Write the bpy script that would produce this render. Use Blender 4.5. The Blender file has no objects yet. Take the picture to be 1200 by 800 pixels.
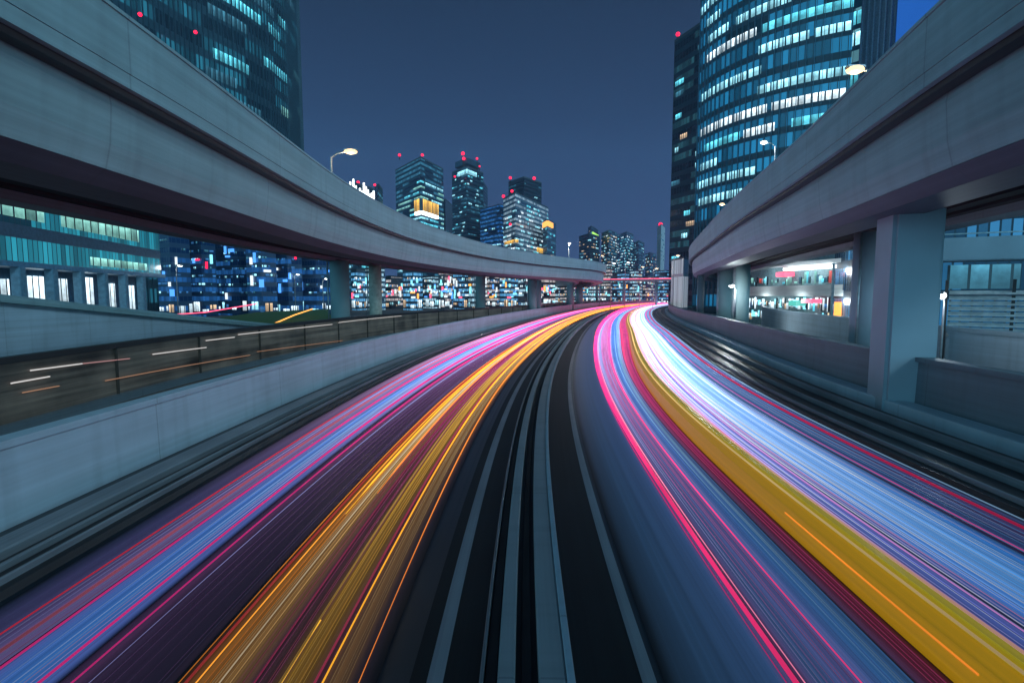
import bpy, bmesh, math, random
import numpy as np
from mathutils import Vector, Matrix

R = random.Random(7)
scene = bpy.context.scene
col = scene.collection

# ------------------------------------------------------------------ camera
F, HZ, EYE = 620.0, 346.0, 4.0            # focal length and horizon row on a 1200 x 800 frame
PITCH = math.atan((400 - HZ) / F)
cd = bpy.data.cameras.new('camera')
cam = bpy.data.objects.new('camera', cd)
col.objects.link(cam)
cam.location = (0, 0, EYE)
cam.rotation_euler = (math.pi / 2 - PITCH, 0, 0)
cd.sensor_width = 36
cd.lens = 36 * F / 1200
cd.clip_start = 0.05
cd.clip_end = 6000
scene.camera = cam

# ------------------------------------------------------------------ night sky
w = bpy.data.worlds.new('World')
scene.world = w
w.use_nodes = True
nt = w.node_tree
nt.nodes.clear()
wo = nt.nodes.new('ShaderNodeOutputWorld')
tc = nt.nodes.new('ShaderNodeTexCoord')
sp = nt.nodes.new('ShaderNodeSeparateXYZ')
nt.links.new(tc.outputs['Generated'], sp.inputs[0])
rp = nt.nodes.new('ShaderNodeValToRGB')
e = rp.color_ramp.elements
e[0].position = 0.0
e[0].color = (0.050, 0.098, 0.235, 1)
e[1].position = 1.0
e[1].color = (0.006, 0.013, 0.035, 1)
for p_, c_ in ((0.14, (0.034, 0.065, 0.16, 1)), (0.3, (0.021, 0.039, 0.097, 1)), (0.5, (0.0115, 0.020, 0.048, 1))):
    q = e.new(p_)
    q.color = c_
nt.links.new(sp.outputs['Z'], rp.inputs[0])
bg = nt.nodes.new('ShaderNodeBackground')
bg.inputs[1].default_value = 1.0
nt.links.new(rp.outputs[0], bg.inputs[0])
# added teal fill glow low in the sky, behind and beside the viewpoint
mr = nt.nodes.new('ShaderNodeMapRange')
mr.inputs[1].default_value = 0.5
mr.inputs[2].default_value = -0.6
nt.links.new(sp.outputs['Y'], mr.inputs[0])
ml = nt.nodes.new('ShaderNodeMapRange')
ml.inputs[1].default_value = 0.75
ml.inputs[2].default_value = 0.0
nt.links.new(sp.outputs['Z'], ml.inputs[0])
mm = nt.nodes.new('ShaderNodeMath')
mm.operation = 'MULTIPLY'
nt.links.new(mr.outputs[0], mm.inputs[0])
nt.links.new(ml.outputs[0], mm.inputs[1])
bg2 = nt.nodes.new('ShaderNodeBackground')
bg2.inputs[0].default_value = (0.17, 0.55, 0.74, 1)
m2 = nt.nodes.new('ShaderNodeMath')
m2.operation = 'MULTIPLY'
m2.inputs[1].default_value = 2.6
nt.links.new(mm.outputs[0], m2.inputs[0])
nt.links.new(m2.outputs[0], bg2.inputs[1])
ad = nt.nodes.new('ShaderNodeAddShader')
nt.links.new(bg.outputs[0], ad.inputs[0])
nt.links.new(bg2.outputs[0], ad.inputs[1])
nt.links.new(ad.outputs[0], wo.inputs[0])

sd = bpy.data.lights.new('fill_sun', 'SUN')  # added cool fill from behind right, brightens the left wall and viaduct
sd.energy = 1.0
sd.angle = math.radians(14)
sd.color = (0.52, 0.84, 1.0)
so = bpy.data.objects.new('fill_sun', sd)
so.rotation_euler = (math.radians(58), 0, math.radians(44))
col.objects.link(so)

vs = scene.view_settings
vs.view_transform = 'Standard'
vs.look = 'None'
vs.exposure = 0
vs.gamma = 1
vs.use_curve_mapping = False
scene.cycles.max_bounces = 5
scene.cycles.diffuse_bounces = 2
scene.cycles.glossy_bounces = 3
scene.cycles.sample_clamp_indirect = 4
scene.cycles.use_denoising = True


# ------------------------------------------------------------------ helpers
def pix(x, y, D):
    """point at depth D seen at (x, y) of a 1200 x 800 frame: used to survey the place from the photograph"""
    v = ((x - 600) / F, 1.0, -(y - 400) / F)
    c, s = math.cos(PITCH), math.sin(PITCH)
    d = (v[0], c * v[1] + s * v[2], -s * v[1] + c * v[2])
    return Vector((d[0] / d[1] * D, D, EYE + d[2] / d[1] * D))


class Spline:
    def __init__(self, ys, xs):
        self.y = np.array(ys, float)
        self.x = np.array(xs, float)
        n = len(ys)
        h = np.diff(self.y)
        A = np.zeros((n, n))
        b = np.zeros(n)
        A[0, 0] = A[-1, -1] = 1
        for i in range(1, n - 1):
            A[i, i - 1], A[i, i], A[i, i + 1] = h[i - 1], 2 * (h[i - 1] + h[i]), h[i]
            b[i] = 3 * ((self.x[i + 1] - self.x[i]) / h[i] - (self.x[i] - self.x[i - 1]) / h[i - 1])
        self.c = np.linalg.solve(A, b)
        self.h = h

    def __call__(self, t):
        i = int(np.clip(np.searchsorted(self.y, t) - 1, 0, len(self.h) - 1))
        d = t - self.y[i]
        h = self.h[i]
        a = self.x[i]
        bb = (self.x[i + 1] - a) / h - h * (2 * self.c[i] + self.c[i + 1]) / 3
        dd = (self.c[i + 1] - self.c[i]) / (3 * h)
        return a + bb * d + self.c[i] * d * d + dd * d ** 3


road_x = Spline([-40, 0, 5, 14, 23, 38, 69, 113, 155, 215, 280, 340, 400],
                [0.3, 0.5, 0.55, 0.9, 1.65, 3.65, 9.2, 19.4, 31.5, 55, 90, 130, 176])


def ease(x):
    x = min(1.0, max(0.0, x))
    return x * x * (3 - 2 * x)


def road_pt(u, t, z=0.0):
    """u metres to the right of the central kerb, t metres ahead"""
    if u > 0:
        u += min(1, max(0, (u - 2.5) / 1.5)) * 1.55 * ease((t - 12) / 50)
    else:
        u -= min(1, max(0, (-u - 4.6) / 1.8)) * 1.2 * ease((t - 2) / 42)
    k = (road_x(t + 0.5) - road_x(t - 0.5))
    n = math.hypot(1, k)
    return Vector((road_x(t) + u / n, t - u * k / n, z))


class Poly:
    """plan curve through surveyed points, swept with offsets to its right"""
    def __init__(self, pts):
        p = np.array(pts, float)
        s = np.r_[0, np.cumsum(np.hypot(*np.diff(p, axis=0).T))]
        self.L = s[-1]
        self.fx, self.fy = Spline(s, p[:, 0]), Spline(s, p[:, 1])

    def __call__(self, u, s, z=0.0):
        tx, ty = self.fx(s + .2) - self.fx(s - .2), self.fy(s + .2) - self.fy(s - .2)
        n = math.hypot(tx, ty)
        return Vector((self.fx(s) + u * ty / n, self.fy(s) - u * tx / n, z))


def steps(a, b, near=0.6, grow=0.025):
    out = [a]
    while out[-1] < b:
        out.append(min(b, out[-1] + max(near, abs(out[-1]) * grow)))
    return out


def link(name, me, mat, parent=None):
    o = bpy.data.objects.new(name, me)
    col.objects.link(o)
    if mat is not None and not me.materials:
        me.materials.append(mat)
    if parent is not None:
        o.parent = parent
    return o


def tag(o, label=None, cat=None, group=None, kind=None):
    if label:
        o['label'] = label
    if cat:
        o['category'] = cat
    if group:
        o['group'] = group
    if kind:
        o['kind'] = kind
    return o


def empty(name, label, cat, group=None, loc=(0, 0, 0)):
    o = bpy.data.objects.new(name, None)
    o.location = loc
    o.empty_display_size = 0.3
    col.objects.link(o)
    return tag(o, label, cat, group)


def mesh(name, verts, faces, uvs=None, smooth=False):
    me = bpy.data.meshes.new(name)
    me.from_pydata([tuple(v) for v in verts], [], faces)
    if uvs:
        l = me.uv_layers.new(name='UVMap')
        for lp in me.loops:
            l.data[lp.index].uv = uvs[lp.vertex_index]
    if smooth:
        for p in me.polygons:
            p.use_smooth = True
    me.update()
    return me


def sweep(name, prof, fn, ts, mat, parent=None, closed=True, smooth=False, attr=None, zf=None, org=None):
    """profile [(u, z)...] swept along fn(u, t, z); closed profiles get end caps.  UV = (t, perimeter) in metres"""
    org = Vector(org) if org else Vector((0, 0, 0))
    V, U, Fc = [], [], []
    n = len(prof)
    per = [0]
    for a, b in zip(prof, prof[1:]):
        per.append(per[-1] + math.hypot(a[0] - b[0], a[1] - b[1]))
    for t in ts:
        for (u, z), q in zip(prof, per):
            V.append(fn(u, t, z + (zf(t) if zf else 0)) - org)
            U.append((t, q))
    m = n if closed else n - 1
    for i in range(len(ts) - 1):
        for j in range(m):
            a, b = i * n + j, i * n + (j + 1) % n
            Fc.append((a, b, b + n, a + n))
    if closed:
        Fc.append(tuple(range(n))[::-1])
        Fc.append(tuple(range((len(ts) - 1) * n, len(ts) * n)))
    me = mesh(name, V, Fc, U, smooth)
    bm = bmesh.new()
    bm.from_mesh(me)
    bmesh.ops.recalc_face_normals(bm, faces=bm.faces)
    bm.to_mesh(me)
    bm.free()
    return link(name, me, mat, parent)


def box_into(bm, c, d, rz=0.0, bevel=0.0):
    g = bmesh.ops.create_cube(bm, size=1)
    vs_ = g['verts']
    M = Matrix.Translation(c) @ Matrix.Rotation(rz, 4, 'Z') @ Matrix.Diagonal((d[0], d[1], d[2], 1))
    bmesh.ops.transform(bm, matrix=M, verts=vs_)
    if bevel:
        es = list({e for v in vs_ for e in v.link_edges})
        bmesh.ops.bevel(bm, geom=es, offset=bevel, segments=2, affect='EDGES')


def box(name, c, d, mat, parent=None, rz=0.0, bevel=0.0):
    bm = bmesh.new()
    box_into(bm, c, d, rz, bevel)
    me = bpy.data.meshes.new(name)
    bm.to_mesh(me)
    bm.free()
    return link(name, me, mat, parent)


def tube(name, pts, r, mat, parent=None, n=8):
    bm = bmesh.new()
    rings = []
    pts = [Vector(p) for p in pts]
    rs = r if isinstance(r, (list, tuple)) else [r] * len(pts)
    for i, p in enumerate(pts):
        d = (pts[min(i + 1, len(pts) - 1)] - pts[max(i - 1, 0)]).normalized()
        a = d.orthogonal().normalized()
        b = d.cross(a)
        rings.append([bm.verts.new(p + (a * math.cos(k * 2 * math.pi / n) + b * math.sin(k * 2 * math.pi / n)) * rs[i]) for k in range(n)])
    for r0, r1 in zip(rings, rings[1:]):
        for k in range(n):
            bm.faces.new((r0[k], r0[(k + 1) % n], r1[(k + 1) % n], r1[k]))
    bm.faces.new(rings[0][::-1])
    bm.faces.new(rings[-1])
    bmesh.ops.recalc_face_normals(bm, faces=bm.faces)
    me = bpy.data.meshes.new(name)
    bm.to_mesh(me)
    bm.free()
    for p in me.polygons:
        p.use_smooth = len(p.vertices) == 4
    return link(name, me, mat, parent)


def ball(name, c, r, mat, parent=None, sc=(1, 1, 1)):
    bm = bmesh.new()
    bmesh.ops.create_icosphere(bm, subdivisions=2, radius=r)
    bmesh.ops.transform(bm, matrix=Matrix.Translation(c) @ Matrix.Diagonal((*sc, 1)), verts=bm.verts)
    me = bpy.data.meshes.new(name)
    bm.to_mesh(me)
    bm.free()
    for p in me.polygons:
        p.use_smooth = True
    return link(name, me, mat, parent)


# ------------------------------------------------------------------ materials
def newmat(name):
    m = bpy.data.materials.new(name)
    m.use_nodes = True
    return m, m.node_tree.nodes, m.node_tree.links, m.node_tree.nodes['Principled BSDF']


def N(ns, t, **kw):
    n = ns.new(t)
    for k, v in kw.items():
        setattr(n, k, v)
    return n


def math_(ns, ls, op, a, b=None, c=None):
    n = N(ns, 'ShaderNodeMath', operation=op)
    for i, x in enumerate((a, b, c)):
        if x is None:
            continue
        if isinstance(x, (int, float)):
            n.inputs[i].default_value = x
        else:
            ls.new(x, n.inputs[i])
    return n.outputs[0]


def streaky(name, c0, c1, rough=0.5, along=0.03, across=6.0, spec=0.5, blotch=True, rough2=None, metal=0.0, bump=0.0):
    """surface with long lengthwise streaks (wear, formwork, tyre polish) from its own (length, width) coordinates"""
    m, ns, ls, b = newmat(name)
    tcn = N(ns, 'ShaderNodeTexCoord')
    mp = N(ns, 'ShaderNodeMapping')
    mp.inputs['Scale'].default_value = (along, across, 1)
    ls.new(tcn.outputs['UV'], mp.inputs[0])
    no = N(ns, 'ShaderNodeTexNoise')
    no.inputs['Scale'].default_value = 1.0
    no.inputs['Detail'].default_value = 7
    no.inputs['Roughness'].default_value = 0.65
    ls.new(mp.outputs[0], no.inputs[0])
    fac = no.outputs[0]
    if blotch:
        n2 = N(ns, 'ShaderNodeTexNoise')
        n2.inputs['Scale'].default_value = 0.55
        n2.inputs['Detail'].default_value = 6
        ls.new(tcn.outputs['Object'], n2.inputs[0])
        fac = math_(ns, ls, 'ADD', math_(ns, ls, 'MULTIPLY', fac, 0.65), math_(ns, ls, 'MULTIPLY', n2.outputs[0], 0.35))
    cr = N(ns, 'ShaderNodeValToRGB')
    cr.color_ramp.elements[0].position = 0.36
    cr.color_ramp.elements[1].position = 0.64
    cr.color_ramp.elements[0].color = (*c0, 1)
    cr.color_ramp.elements[1].color = (*c1, 1)
    ls.new(fac, cr.inputs[0])
    ls.new(cr.outputs[0], b.inputs['Base Color'])
    b.inputs['Roughness'].default_value = rough
    if rough2 is not None:
        q = N(ns, 'ShaderNodeMapRange')
        q.inputs[1].default_value, q.inputs[2].default_value = 0.35, 0.65
        q.inputs[3].default_value, q.inputs[4].default_value = rough, rough2
        ls.new(no.outputs[0], q.inputs[0])
        ls.new(q.outputs[0], b.inputs['Roughness'])
    b.inputs['Specular IOR Level'].default_value = spec
    b.inputs['Metallic'].default_value = metal
    if bump:
        bp = N(ns, 'ShaderNodeBump')
        bp.inputs['Strength'].default_value = bump
        bp.inputs['Distance'].default_value = 0.02
        ls.new(fac, bp.inputs['Height'])
        ls.new(bp.outputs[0], b.inputs['Normal'])
    return m


def plain(name, c, rough=0.5, metal=0.0, var=0.25, scale=3.0):
    m, ns, ls, b = newmat(name)
    no = N(ns, 'ShaderNodeTexNoise')
    no.inputs['Scale'].default_value = scale
    no.inputs['Detail'].default_value = 5
    tcn = N(ns, 'ShaderNodeTexCoord')
    ls.new(tcn.outputs['Object'], no.inputs[0])
    cr = N(ns, 'ShaderNodeValToRGB')
    cr.color_ramp.elements[0].position, cr.color_ramp.elements[1].position = 0.3, 0.7
    cr.color_ramp.elements[0].color = (*[x * (1 - var) for x in c], 1)
    cr.color_ramp.elements[1].color = (*[min(1, x * (1 + var)) for x in c], 1)
    ls.new(no.outputs[0], cr.inputs[0])
    ls.new(cr.outputs[0], b.inputs['Base Color'])
    b.inputs['Roughness'].default_value = rough
    b.inputs['Metallic'].default_value = metal
    return m


def concrete(name, c, seam=9.0):
    """cast concrete: streaks along the casting, grime runs, faint panel joints every few metres of its length"""
    m = streaky(name, [x * 0.76 for x in c], [x * 1.12 for x in c], 0.55, 0.035, 3.2, 0.4, True, None, 0, 0.1)
    ns, ls = m.node_tree.nodes, m.node_tree.links
    b = ns['Principled BSDF']
    src = b.inputs['Base Color'].links[0].from_socket
    tcn = N(ns, 'ShaderNodeTexCoord')
    sx = N(ns, 'ShaderNodeSeparateXYZ')
    ls.new(tcn.outputs['UV'], sx.inputs[0])
    f = math_(ns, ls, 'FRACT', math_(ns, ls, 'DIVIDE', sx.outputs[0], seam))
    j = math_(ns, ls, 'LESS_THAN', f, 0.006)
    # grime running down from the top edge
    mp = N(ns, 'ShaderNodeMapping')
    mp.inputs['Scale'].default_value = (2.2, 0.12, 1)
    ls.new(tcn.outputs['UV'], mp.inputs[0])
    no = N(ns, 'ShaderNodeTexNoise')
    no.inputs['Scale'].default_value = 1
    no.inputs['Detail'].default_value = 6
    ls.new(mp.outputs[0], no.inputs[0])
    g = N(ns, 'ShaderNodeMapRange')
    g.inputs[1].default_value, g.inputs[2].default_value = 0.52, 0.75
    g.inputs[3].default_value, g.inputs[4].default_value = 0.0, 0.2
    ls.new(no.outputs[0], g.inputs[0])
    fac = math_(ns, ls, 'MAXIMUM', math_(ns, ls, 'MULTIPLY', j, 0.3), g.outputs[0])
    mx = N(ns, 'ShaderNodeMix', data_type='RGBA')
    ls.new(fac, mx.inputs[0])
    ls.new(src, mx.inputs[6])
    mx.inputs[7].default_value = (0.06, 0.065, 0.07, 1)
    ls.new(mx.outputs[2], b.inputs['Base Color'])
    return m


def glow(name, c, s, near=None):
    """lamp surface; near = (strength close by, strength far off) along the tube's own length"""
    m, ns, ls, b = newmat(name)
    b.inputs['Base Color'].default_value = (0.02, 0.02, 0.02, 1)
    b.inputs['Emission Color'].default_value = (*c, 1)
    b.inputs['Emission Strength'].default_value = s
    if near:
        tcn = N(ns, 'ShaderNodeTexCoord')
        sx = N(ns, 'ShaderNodeSeparateXYZ')
        ls.new(tcn.outputs['UV'], sx.inputs[0])
        q = N(ns, 'ShaderNodeMapRange')
        q.inputs[1].default_value, q.inputs[2].default_value = 5, 46
        q.inputs[3].default_value, q.inputs[4].default_value = near
        ls.new(sx.outputs[0], q.inputs[0])
        # light trail brightness wanders along the length
        mp = N(ns, 'ShaderNodeMapping')
        mp.inputs['Scale'].default_value = (0.22, 0.0, 0)
        ls.new(tcn.outputs['UV'], mp.inputs[0])
        oi = N(ns, 'ShaderNodeObjectInfo')
        no = N(ns, 'ShaderNodeTexNoise', noise_dimensions='4D')
        no.inputs['Scale'].default_value = 1
        no.inputs['Detail'].default_value = 3
        ls.new(mp.outputs[0], no.inputs[0])
        ls.new(math_(ns, ls, 'MULTIPLY', oi.outputs['Random'], 50), no.inputs['W'])
        k = math_(ns, ls, 'MULTIPLY_ADD', no.outputs[0], 1.1, 0.45)
        ls.new(math_(ns, ls, 'MULTIPLY', math_(ns, ls, 'MULTIPLY', q.outputs[0], k), s), b.inputs['Emission Strength'])
    return m


def facade(name, glass, frame, cw=1.5, fh=4.0, lit=(0.2, 0.6, 0.7), amount=0.25, strength=0.25, span=0.55, rough=0.18, mull=0.1):
    """curtain wall in metres: mullions, spandrels, dark panes; some panes carry a dim room light"""
    m, ns, ls, b = newmat(name)
    tcn = N(ns, 'ShaderNodeTexCoord')
    sx = N(ns, 'ShaderNodeSeparateXYZ')
    ls.new(tcn.outputs['UV'], sx.inputs[0])
    U = math_(ns, ls, 'DIVIDE', sx.outputs[0], cw)
    Vv = math_(ns, ls, 'DIVIDE', sx.outputs[1], fh)
    fu, fv = math_(ns, ls, 'FRACT', U), math_(ns, ls, 'FRACT', Vv)
    iu, iv = math_(ns, ls, 'FLOOR', U), math_(ns, ls, 'FLOOR', Vv)
    cm = N(ns, 'ShaderNodeCombineXYZ')
    ls.new(iu, cm.inputs[0])
    ls.new(iv, cm.inputs[1])
    oi = N(ns, 'ShaderNodeObjectInfo')
    ls.new(oi.outputs['Random'], cm.inputs[2])
    wn = N(ns, 'ShaderNodeTexWhiteNoise', noise_dimensions='3D')
    ls.new(cm.outputs[0], wn.inputs[0])
    # whole stretches of a floor share a tenant
    cm2 = N(ns, 'ShaderNodeCombineXYZ')
    ls.new(math_(ns, ls, 'FLOOR', math_(ns, ls, 'DIVIDE', iu, 7)), cm2.inputs[0])
    ls.new(iv, cm2.inputs[1])
    ls.new(oi.outputs['Random'], cm2.inputs[2])
    wn2 = N(ns, 'ShaderNodeTexWhiteNoise', noise_dimensions='3D')
    ls.new(cm2.outputs[0], wn2.inputs[0])
    pane = math_(ns, ls, 'MULTIPLY', math_(ns, ls, 'GREATER_THAN', fu, mull), math_(ns, ls, 'GREATER_THAN', fv, 1 - span))
    on = math_(ns, ls, 'LESS_THAN', wn2.outputs[0], amount)
    lev = math_(ns, ls, 'MULTIPLY_ADD', wn.outputs[0], 0.9, 0.2)
    em = math_(ns, ls, 'MULTIPLY', math_(ns, ls, 'MULTIPLY', pane, on), math_(ns, ls, 'MULTIPLY', lev, strength))
    mx = N(ns, 'ShaderNodeMix', data_type='RGBA')
    ls.new(pane, mx.inputs[0])
    mx.inputs[6].default_value = (*frame, 1)
    mx.inputs[7].default_value = (*glass, 1)
    ls.new(mx.outputs[2], b.inputs['Base Color'])
    rr = N(ns, 'ShaderNodeMapRange')
    rr.inputs[3].default_value, rr.inputs[4].default_value = 0.5, rough
    ls.new(pane, rr.inputs[0])
    ls.new(rr.outputs[0], b.inputs['Roughness'])
    b.inputs['Specular IOR Level'].default_value = 0.35
    b.inputs['Emission Color'].default_value = (*lit, 1)
    ls.new(em, b.inputs['Emission Strength'])
    return m


def lit_row(name, c, s, cw=1.5, gap=0.14):
    """a row of lit office windows: mullions, blinds at different heights, ceiling lights"""
    m, ns, ls, b = newmat(name)
    tcn = N(ns, 'ShaderNodeTexCoord')
    sx = N(ns, 'ShaderNodeSeparateXYZ')
    ls.new(tcn.outputs['UV'], sx.inputs[0])
    U = math_(ns, ls, 'DIVIDE', sx.outputs[0], cw)
    fu, iu = math_(ns, ls, 'FRACT', U), math_(ns, ls, 'FLOOR', U)
    oi = N(ns, 'ShaderNodeObjectInfo')
    cm = N(ns, 'ShaderNodeCombineXYZ')
    ls.new(iu, cm.inputs[0])
    ls.new(oi.outputs['Random'], cm.inputs[1])
    wn = N(ns, 'ShaderNodeTexWhiteNoise', noise_dimensions='2D')
    ls.new(cm.outputs[0], wn.inputs[0])
    pane = math_(ns, ls, 'GREATER_THAN', fu, gap)
    no = N(ns, 'ShaderNodeTexNoise')
    no.inputs['Scale'].default_value = 1.3
    no.inputs['Detail'].default_value = 4
    ls.new(tcn.outputs['UV'], no.inputs[0])
    lev = math_(ns, ls, 'MULTIPLY', math_(ns, ls, 'MULTIPLY_ADD', wn.outputs[0], 0.85, 0.4), math_(ns, ls, 'MULTIPLY_ADD', no.outputs[0], 1.4, 0.25))
    # rooms seen from below: the lamps of the ceiling show at the top of each pane
    gz = N(ns, 'ShaderNodeSeparateXYZ')
    ls.new(tcn.outputs['Generated'], gz.inputs[0])
    lev = math_(ns, ls, 'MULTIPLY', lev, math_(ns, ls, 'MULTIPLY_ADD', math_(ns, ls, 'POWER', gz.outputs[2], 2.0), 1.0, 0.55))
    em = math_(ns, ls, 'MULTIPLY', math_(ns, ls, 'MULTIPLY', pane, lev), s)
    b.inputs['Base Color'].default_value = (0.03, 0.04, 0.05, 1)
    b.inputs['Roughness'].default_value = 0.15
    b.inputs['Emission Color'].default_value = (*c, 1)
    ls.new(em, b.inputs['Emission Strength'])
    return m


M = {
    'concrete': concrete('viaduct concrete', (0.28, 0.41, 0.43)),
    'concrete_dark': concrete('stained concrete', (0.15, 0.19, 0.22)),
    'soffit': streaky('dark soffit', (0.012, 0.012, 0.015), (0.04, 0.037, 0.042), 0.75, 0.04, 1.3, 0.2),  # near-black tone for the viaduct undersides and the ducts
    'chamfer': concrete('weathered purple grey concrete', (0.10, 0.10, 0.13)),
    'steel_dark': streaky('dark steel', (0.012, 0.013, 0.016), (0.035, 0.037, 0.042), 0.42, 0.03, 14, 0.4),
    'rail_grey': streaky('worn grey rail', (0.10, 0.11, 0.125), (0.26, 0.28, 0.31), 0.4, 0.03, 12, 0.5),
    'wall_pale': concrete('pale wall concrete', (0.44, 0.54, 0.62), 6.0),
    'asphalt': streaky('polished asphalt', (0.011, 0.017, 0.025), (0.028, 0.038, 0.052), 0.30, 0.02, 5.5, 0.55, True, 0.5),
    'asphalt_brown': streaky('warm lit side road asphalt', (0.06, 0.05, 0.045), (0.2, 0.16, 0.14), 0.55, 0.03, 2.2, 0.4),  # brown of warm lamp light put into the asphalt colour
    'kerb': concrete('kerb concrete', (0.40, 0.40, 0.42), 5.0),
    'median': streaky('black median floor', (0.006, 0.007, 0.008), (0.018, 0.02, 0.022), 0.55, 0.03, 6, 0.3),
    'ground': plain('city ground', (0.06, 0.065, 0.07), 0.7),
    'paint': streaky('worn lane paint', (0.27, 0.255, 0.275), (0.5, 0.48, 0.51), 0.5, 0.05, 9, 0.4),
    'metal': plain('galvanised metal', (0.3, 0.32, 0.34), 0.4, 0.6),
    'black': plain('black painted metal', (0.015, 0.016, 0.018), 0.4),
    'grass': plain('lawn', (0.03, 0.10, 0.025), 0.9, 0, 0.5, 8),
    'glass_dark': plain('dark glass', (0.02, 0.035, 0.045), 0.1),
    'roof': plain('roof slab', (0.07, 0.08, 0.09), 0.7),
    'concrete_sign_lit': plain('sign lit concrete', (0.45, 0.43, 0.36), 0.6),  # pillar concrete with a sign's yellow light put into its colour
    'white': plain('white cladding', (0.6, 0.62, 0.62), 0.5),
    'cladding': streaky('pale cladding', (.5, .53, .52), (.68, .7, .68), .5, .12, 2, .4, False),
    'leaf': plain('dark foliage', (0.03, 0.055, 0.03), 0.8, 0, 0.5, 5),
    'bark': plain('bark', (0.06, 0.045, 0.035), 0.9),
}
LW = {
    'white': glow('white lamp', (0.85, 0.95, 1.0), 4.0),
    'warm': glow('warm lamp', (1.0, 0.62, 0.26), 2.6),
    'red': glow('red beacon', (1.0, 0.01, 0.06), 2.4),
    'pinkred': glow('pink red sign', (1.0, 0.10, 0.20), 2.0),
    'orange': glow('orange sign', (1.0, 0.42, 0.08), 1.8),
    'yellow': glow('yellow sign', (1.0, 0.66, 0.12), 1.6),
    'green': glow('green sign', (0.45, 0.95, 0.15), 1.3),
    'blue': glow('blue sign', (0.08, 0.35, 1.0), 1.5),
    'cyan': glow('cyan sign', (0.25, 0.85, 1.0), 1.6),
    'sign_white': glow('white sign', (.8, .93, 1.0), 1.25),
    'strip_white': glow('pale reflection', (.85, .82, .8), .75),
    'strip_orange': glow('amber reflection', (1, .5, .28), .4),
    'strip_pinkred': glow('rose reflection', (1, .5, .5), .5),
    'teal': glow('teal sign', (0.1, 0.7, 0.6), 0.9),
}
RW = {
    'cool': lit_row('cool office windows', (0.36, 0.84, 1.0), 1.8, 1.3, 0.24),
    'teal': lit_row('teal office windows', (0.12, 0.68, 0.86), 1.6),
    'dim': lit_row('dim blue office windows', (0.10, 0.42, 0.62), 0.5),
    'green': lit_row('greenish office windows', (0.35, 0.85, 0.75), 0.9),
    'blue': lit_row('blue lit windows', (0.07, 0.32, 0.80), 0.55),
    'warm': lit_row('warm windows', (1.0, 0.70, 0.42), 1.0, 1.1, 0.3),
    'white': lit_row('white windows', (0.75, 0.92, 1.0), 1.9, 1.2, 0.25),
    'shop': lit_row('bright shopfront', (0.7, 0.9, 1.0), 1.6, 0.9, 0.2),
    'gold': lit_row('gold sign', (1.0, 0.55, 0.08), 1.6, 2.2, 0.25),
    'red': lit_row('red lit window', (1.0, 0.12, 0.08), 0.9),
}

# ------------------------------------------------------------------ ground and roads
g = sweep('ground', [(-430, -0.35), (430, -0.35)], lambda u, t, z: Vector((u, t, z)), [-150, 40, 400, 960], M['ground'], closed=False)
tag(g, kind='structure')
TS = steps(-6, 330, 0.8, 0.022)
road = sweep('road', [(-9.1, 0), (-7, 0), (-4, 0), (-1.6, 0), (1, 0), (4, 0), (8, 0), (11.9, 0)], road_pt, TS, M['asphalt'], closed=False)
tag(road, kind='structure')
median = sweep('median_strip', [(-1.62, 0.004), (-0.2, 0.004), (0.84, 0.004)], road_pt, TS, M['median'], closed=False)
tag(median, kind='structure')
for u0, wd in ((-1.44, 0.17), (0.80, 0.15)):
    sweep('edge_line', [(u0, 0.008), (u0 + wd, 0.008)], road_pt, TS, M['paint'], road, closed=False)


def rail(name, label, cat, prof, mat, group=None, ts=TS):
    return tag(sweep(name, prof, road_pt, ts, mat), label, cat, group)


def block(u0, u1, h, b=0.02, z0=0.004):
    return [(u0, z0), (u0, h - b), (u0 + b, h), (u1 - b, h), (u1, h - b), (u1, z0)]


rail('median_kerb', 'broad pale kerb just right of the centre gap, with a bright right edge', 'kerb', block(-0.28, 0.0, 0.16), M['kerb'])
rail('guide_rail', 'narrow bright blue-white rail along the right side of the broad median kerb', 'rail', block(0.004, 0.085, 0.19, 0.012), M['wall_pale'])
rail('median_kerb', 'pale kerb just left of the dark gap in the middle of the median', 'kerb', block(-0.70, -0.52, 0.16), M['kerb'])
rail('guide_rail', 'thin grey rail on the left side of the median, beside a brown channel', 'rail', block(-0.88, -0.84, 0.17, 0.01), M['rail_grey'])
rail('cable_duct', 'dark brown channel between the thin rail and the left median kerb', 'duct', block(-0.835, -0.705, 0.11, 0.015), M['soffit'])
rail('cable_duct', 'dark grey duct in the gap between the two pale median kerbs', 'duct', block(-0.46, -0.34, 0.06, 0.015), M['soffit'])
# rails on both outer sides of the carriageways
rail('guide_rail', 'pale rail closest to the foot of the left concrete wall', 'rail', block(-8.62, -8.15, 0.22), M['rail_grey'])
rail('guide_rail', 'middle thin grey rail of the left trackside bundle', 'rail', block(-7.86, -7.78, 0.2, 0.015), M['rail_grey'])
rail('guide_rail', 'thin dark grey rail of the left bundle closest to the traffic lane', 'rail', block(-7.50, -7.44, 0.2, 0.015), M['rail_grey'])
rail('cable_trough', 'black trough between left wall foot and the pale left rail', 'trough', block(-9.0, -8.72, 0.12), M['steel_dark'])
rail('track_beam', 'broad black beam under the thin rails at the left roadside', 'beam', [(-8.1, .004), (-8.1, .1), (-7.3, .1), (-7.25, .004)], M['steel_dark'])
rail('guide_rail', 'thin grey rail of the right bundle closest to the red light trail', 'rail', block(8.72, 8.8, 0.24, 0.015), M['rail_grey'])
rail('guide_rail', 'thin grey rail second from the traffic in the right trackside bundle', 'rail', block(9.45, 9.52, 0.3, 0.015), M['rail_grey'])
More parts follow.
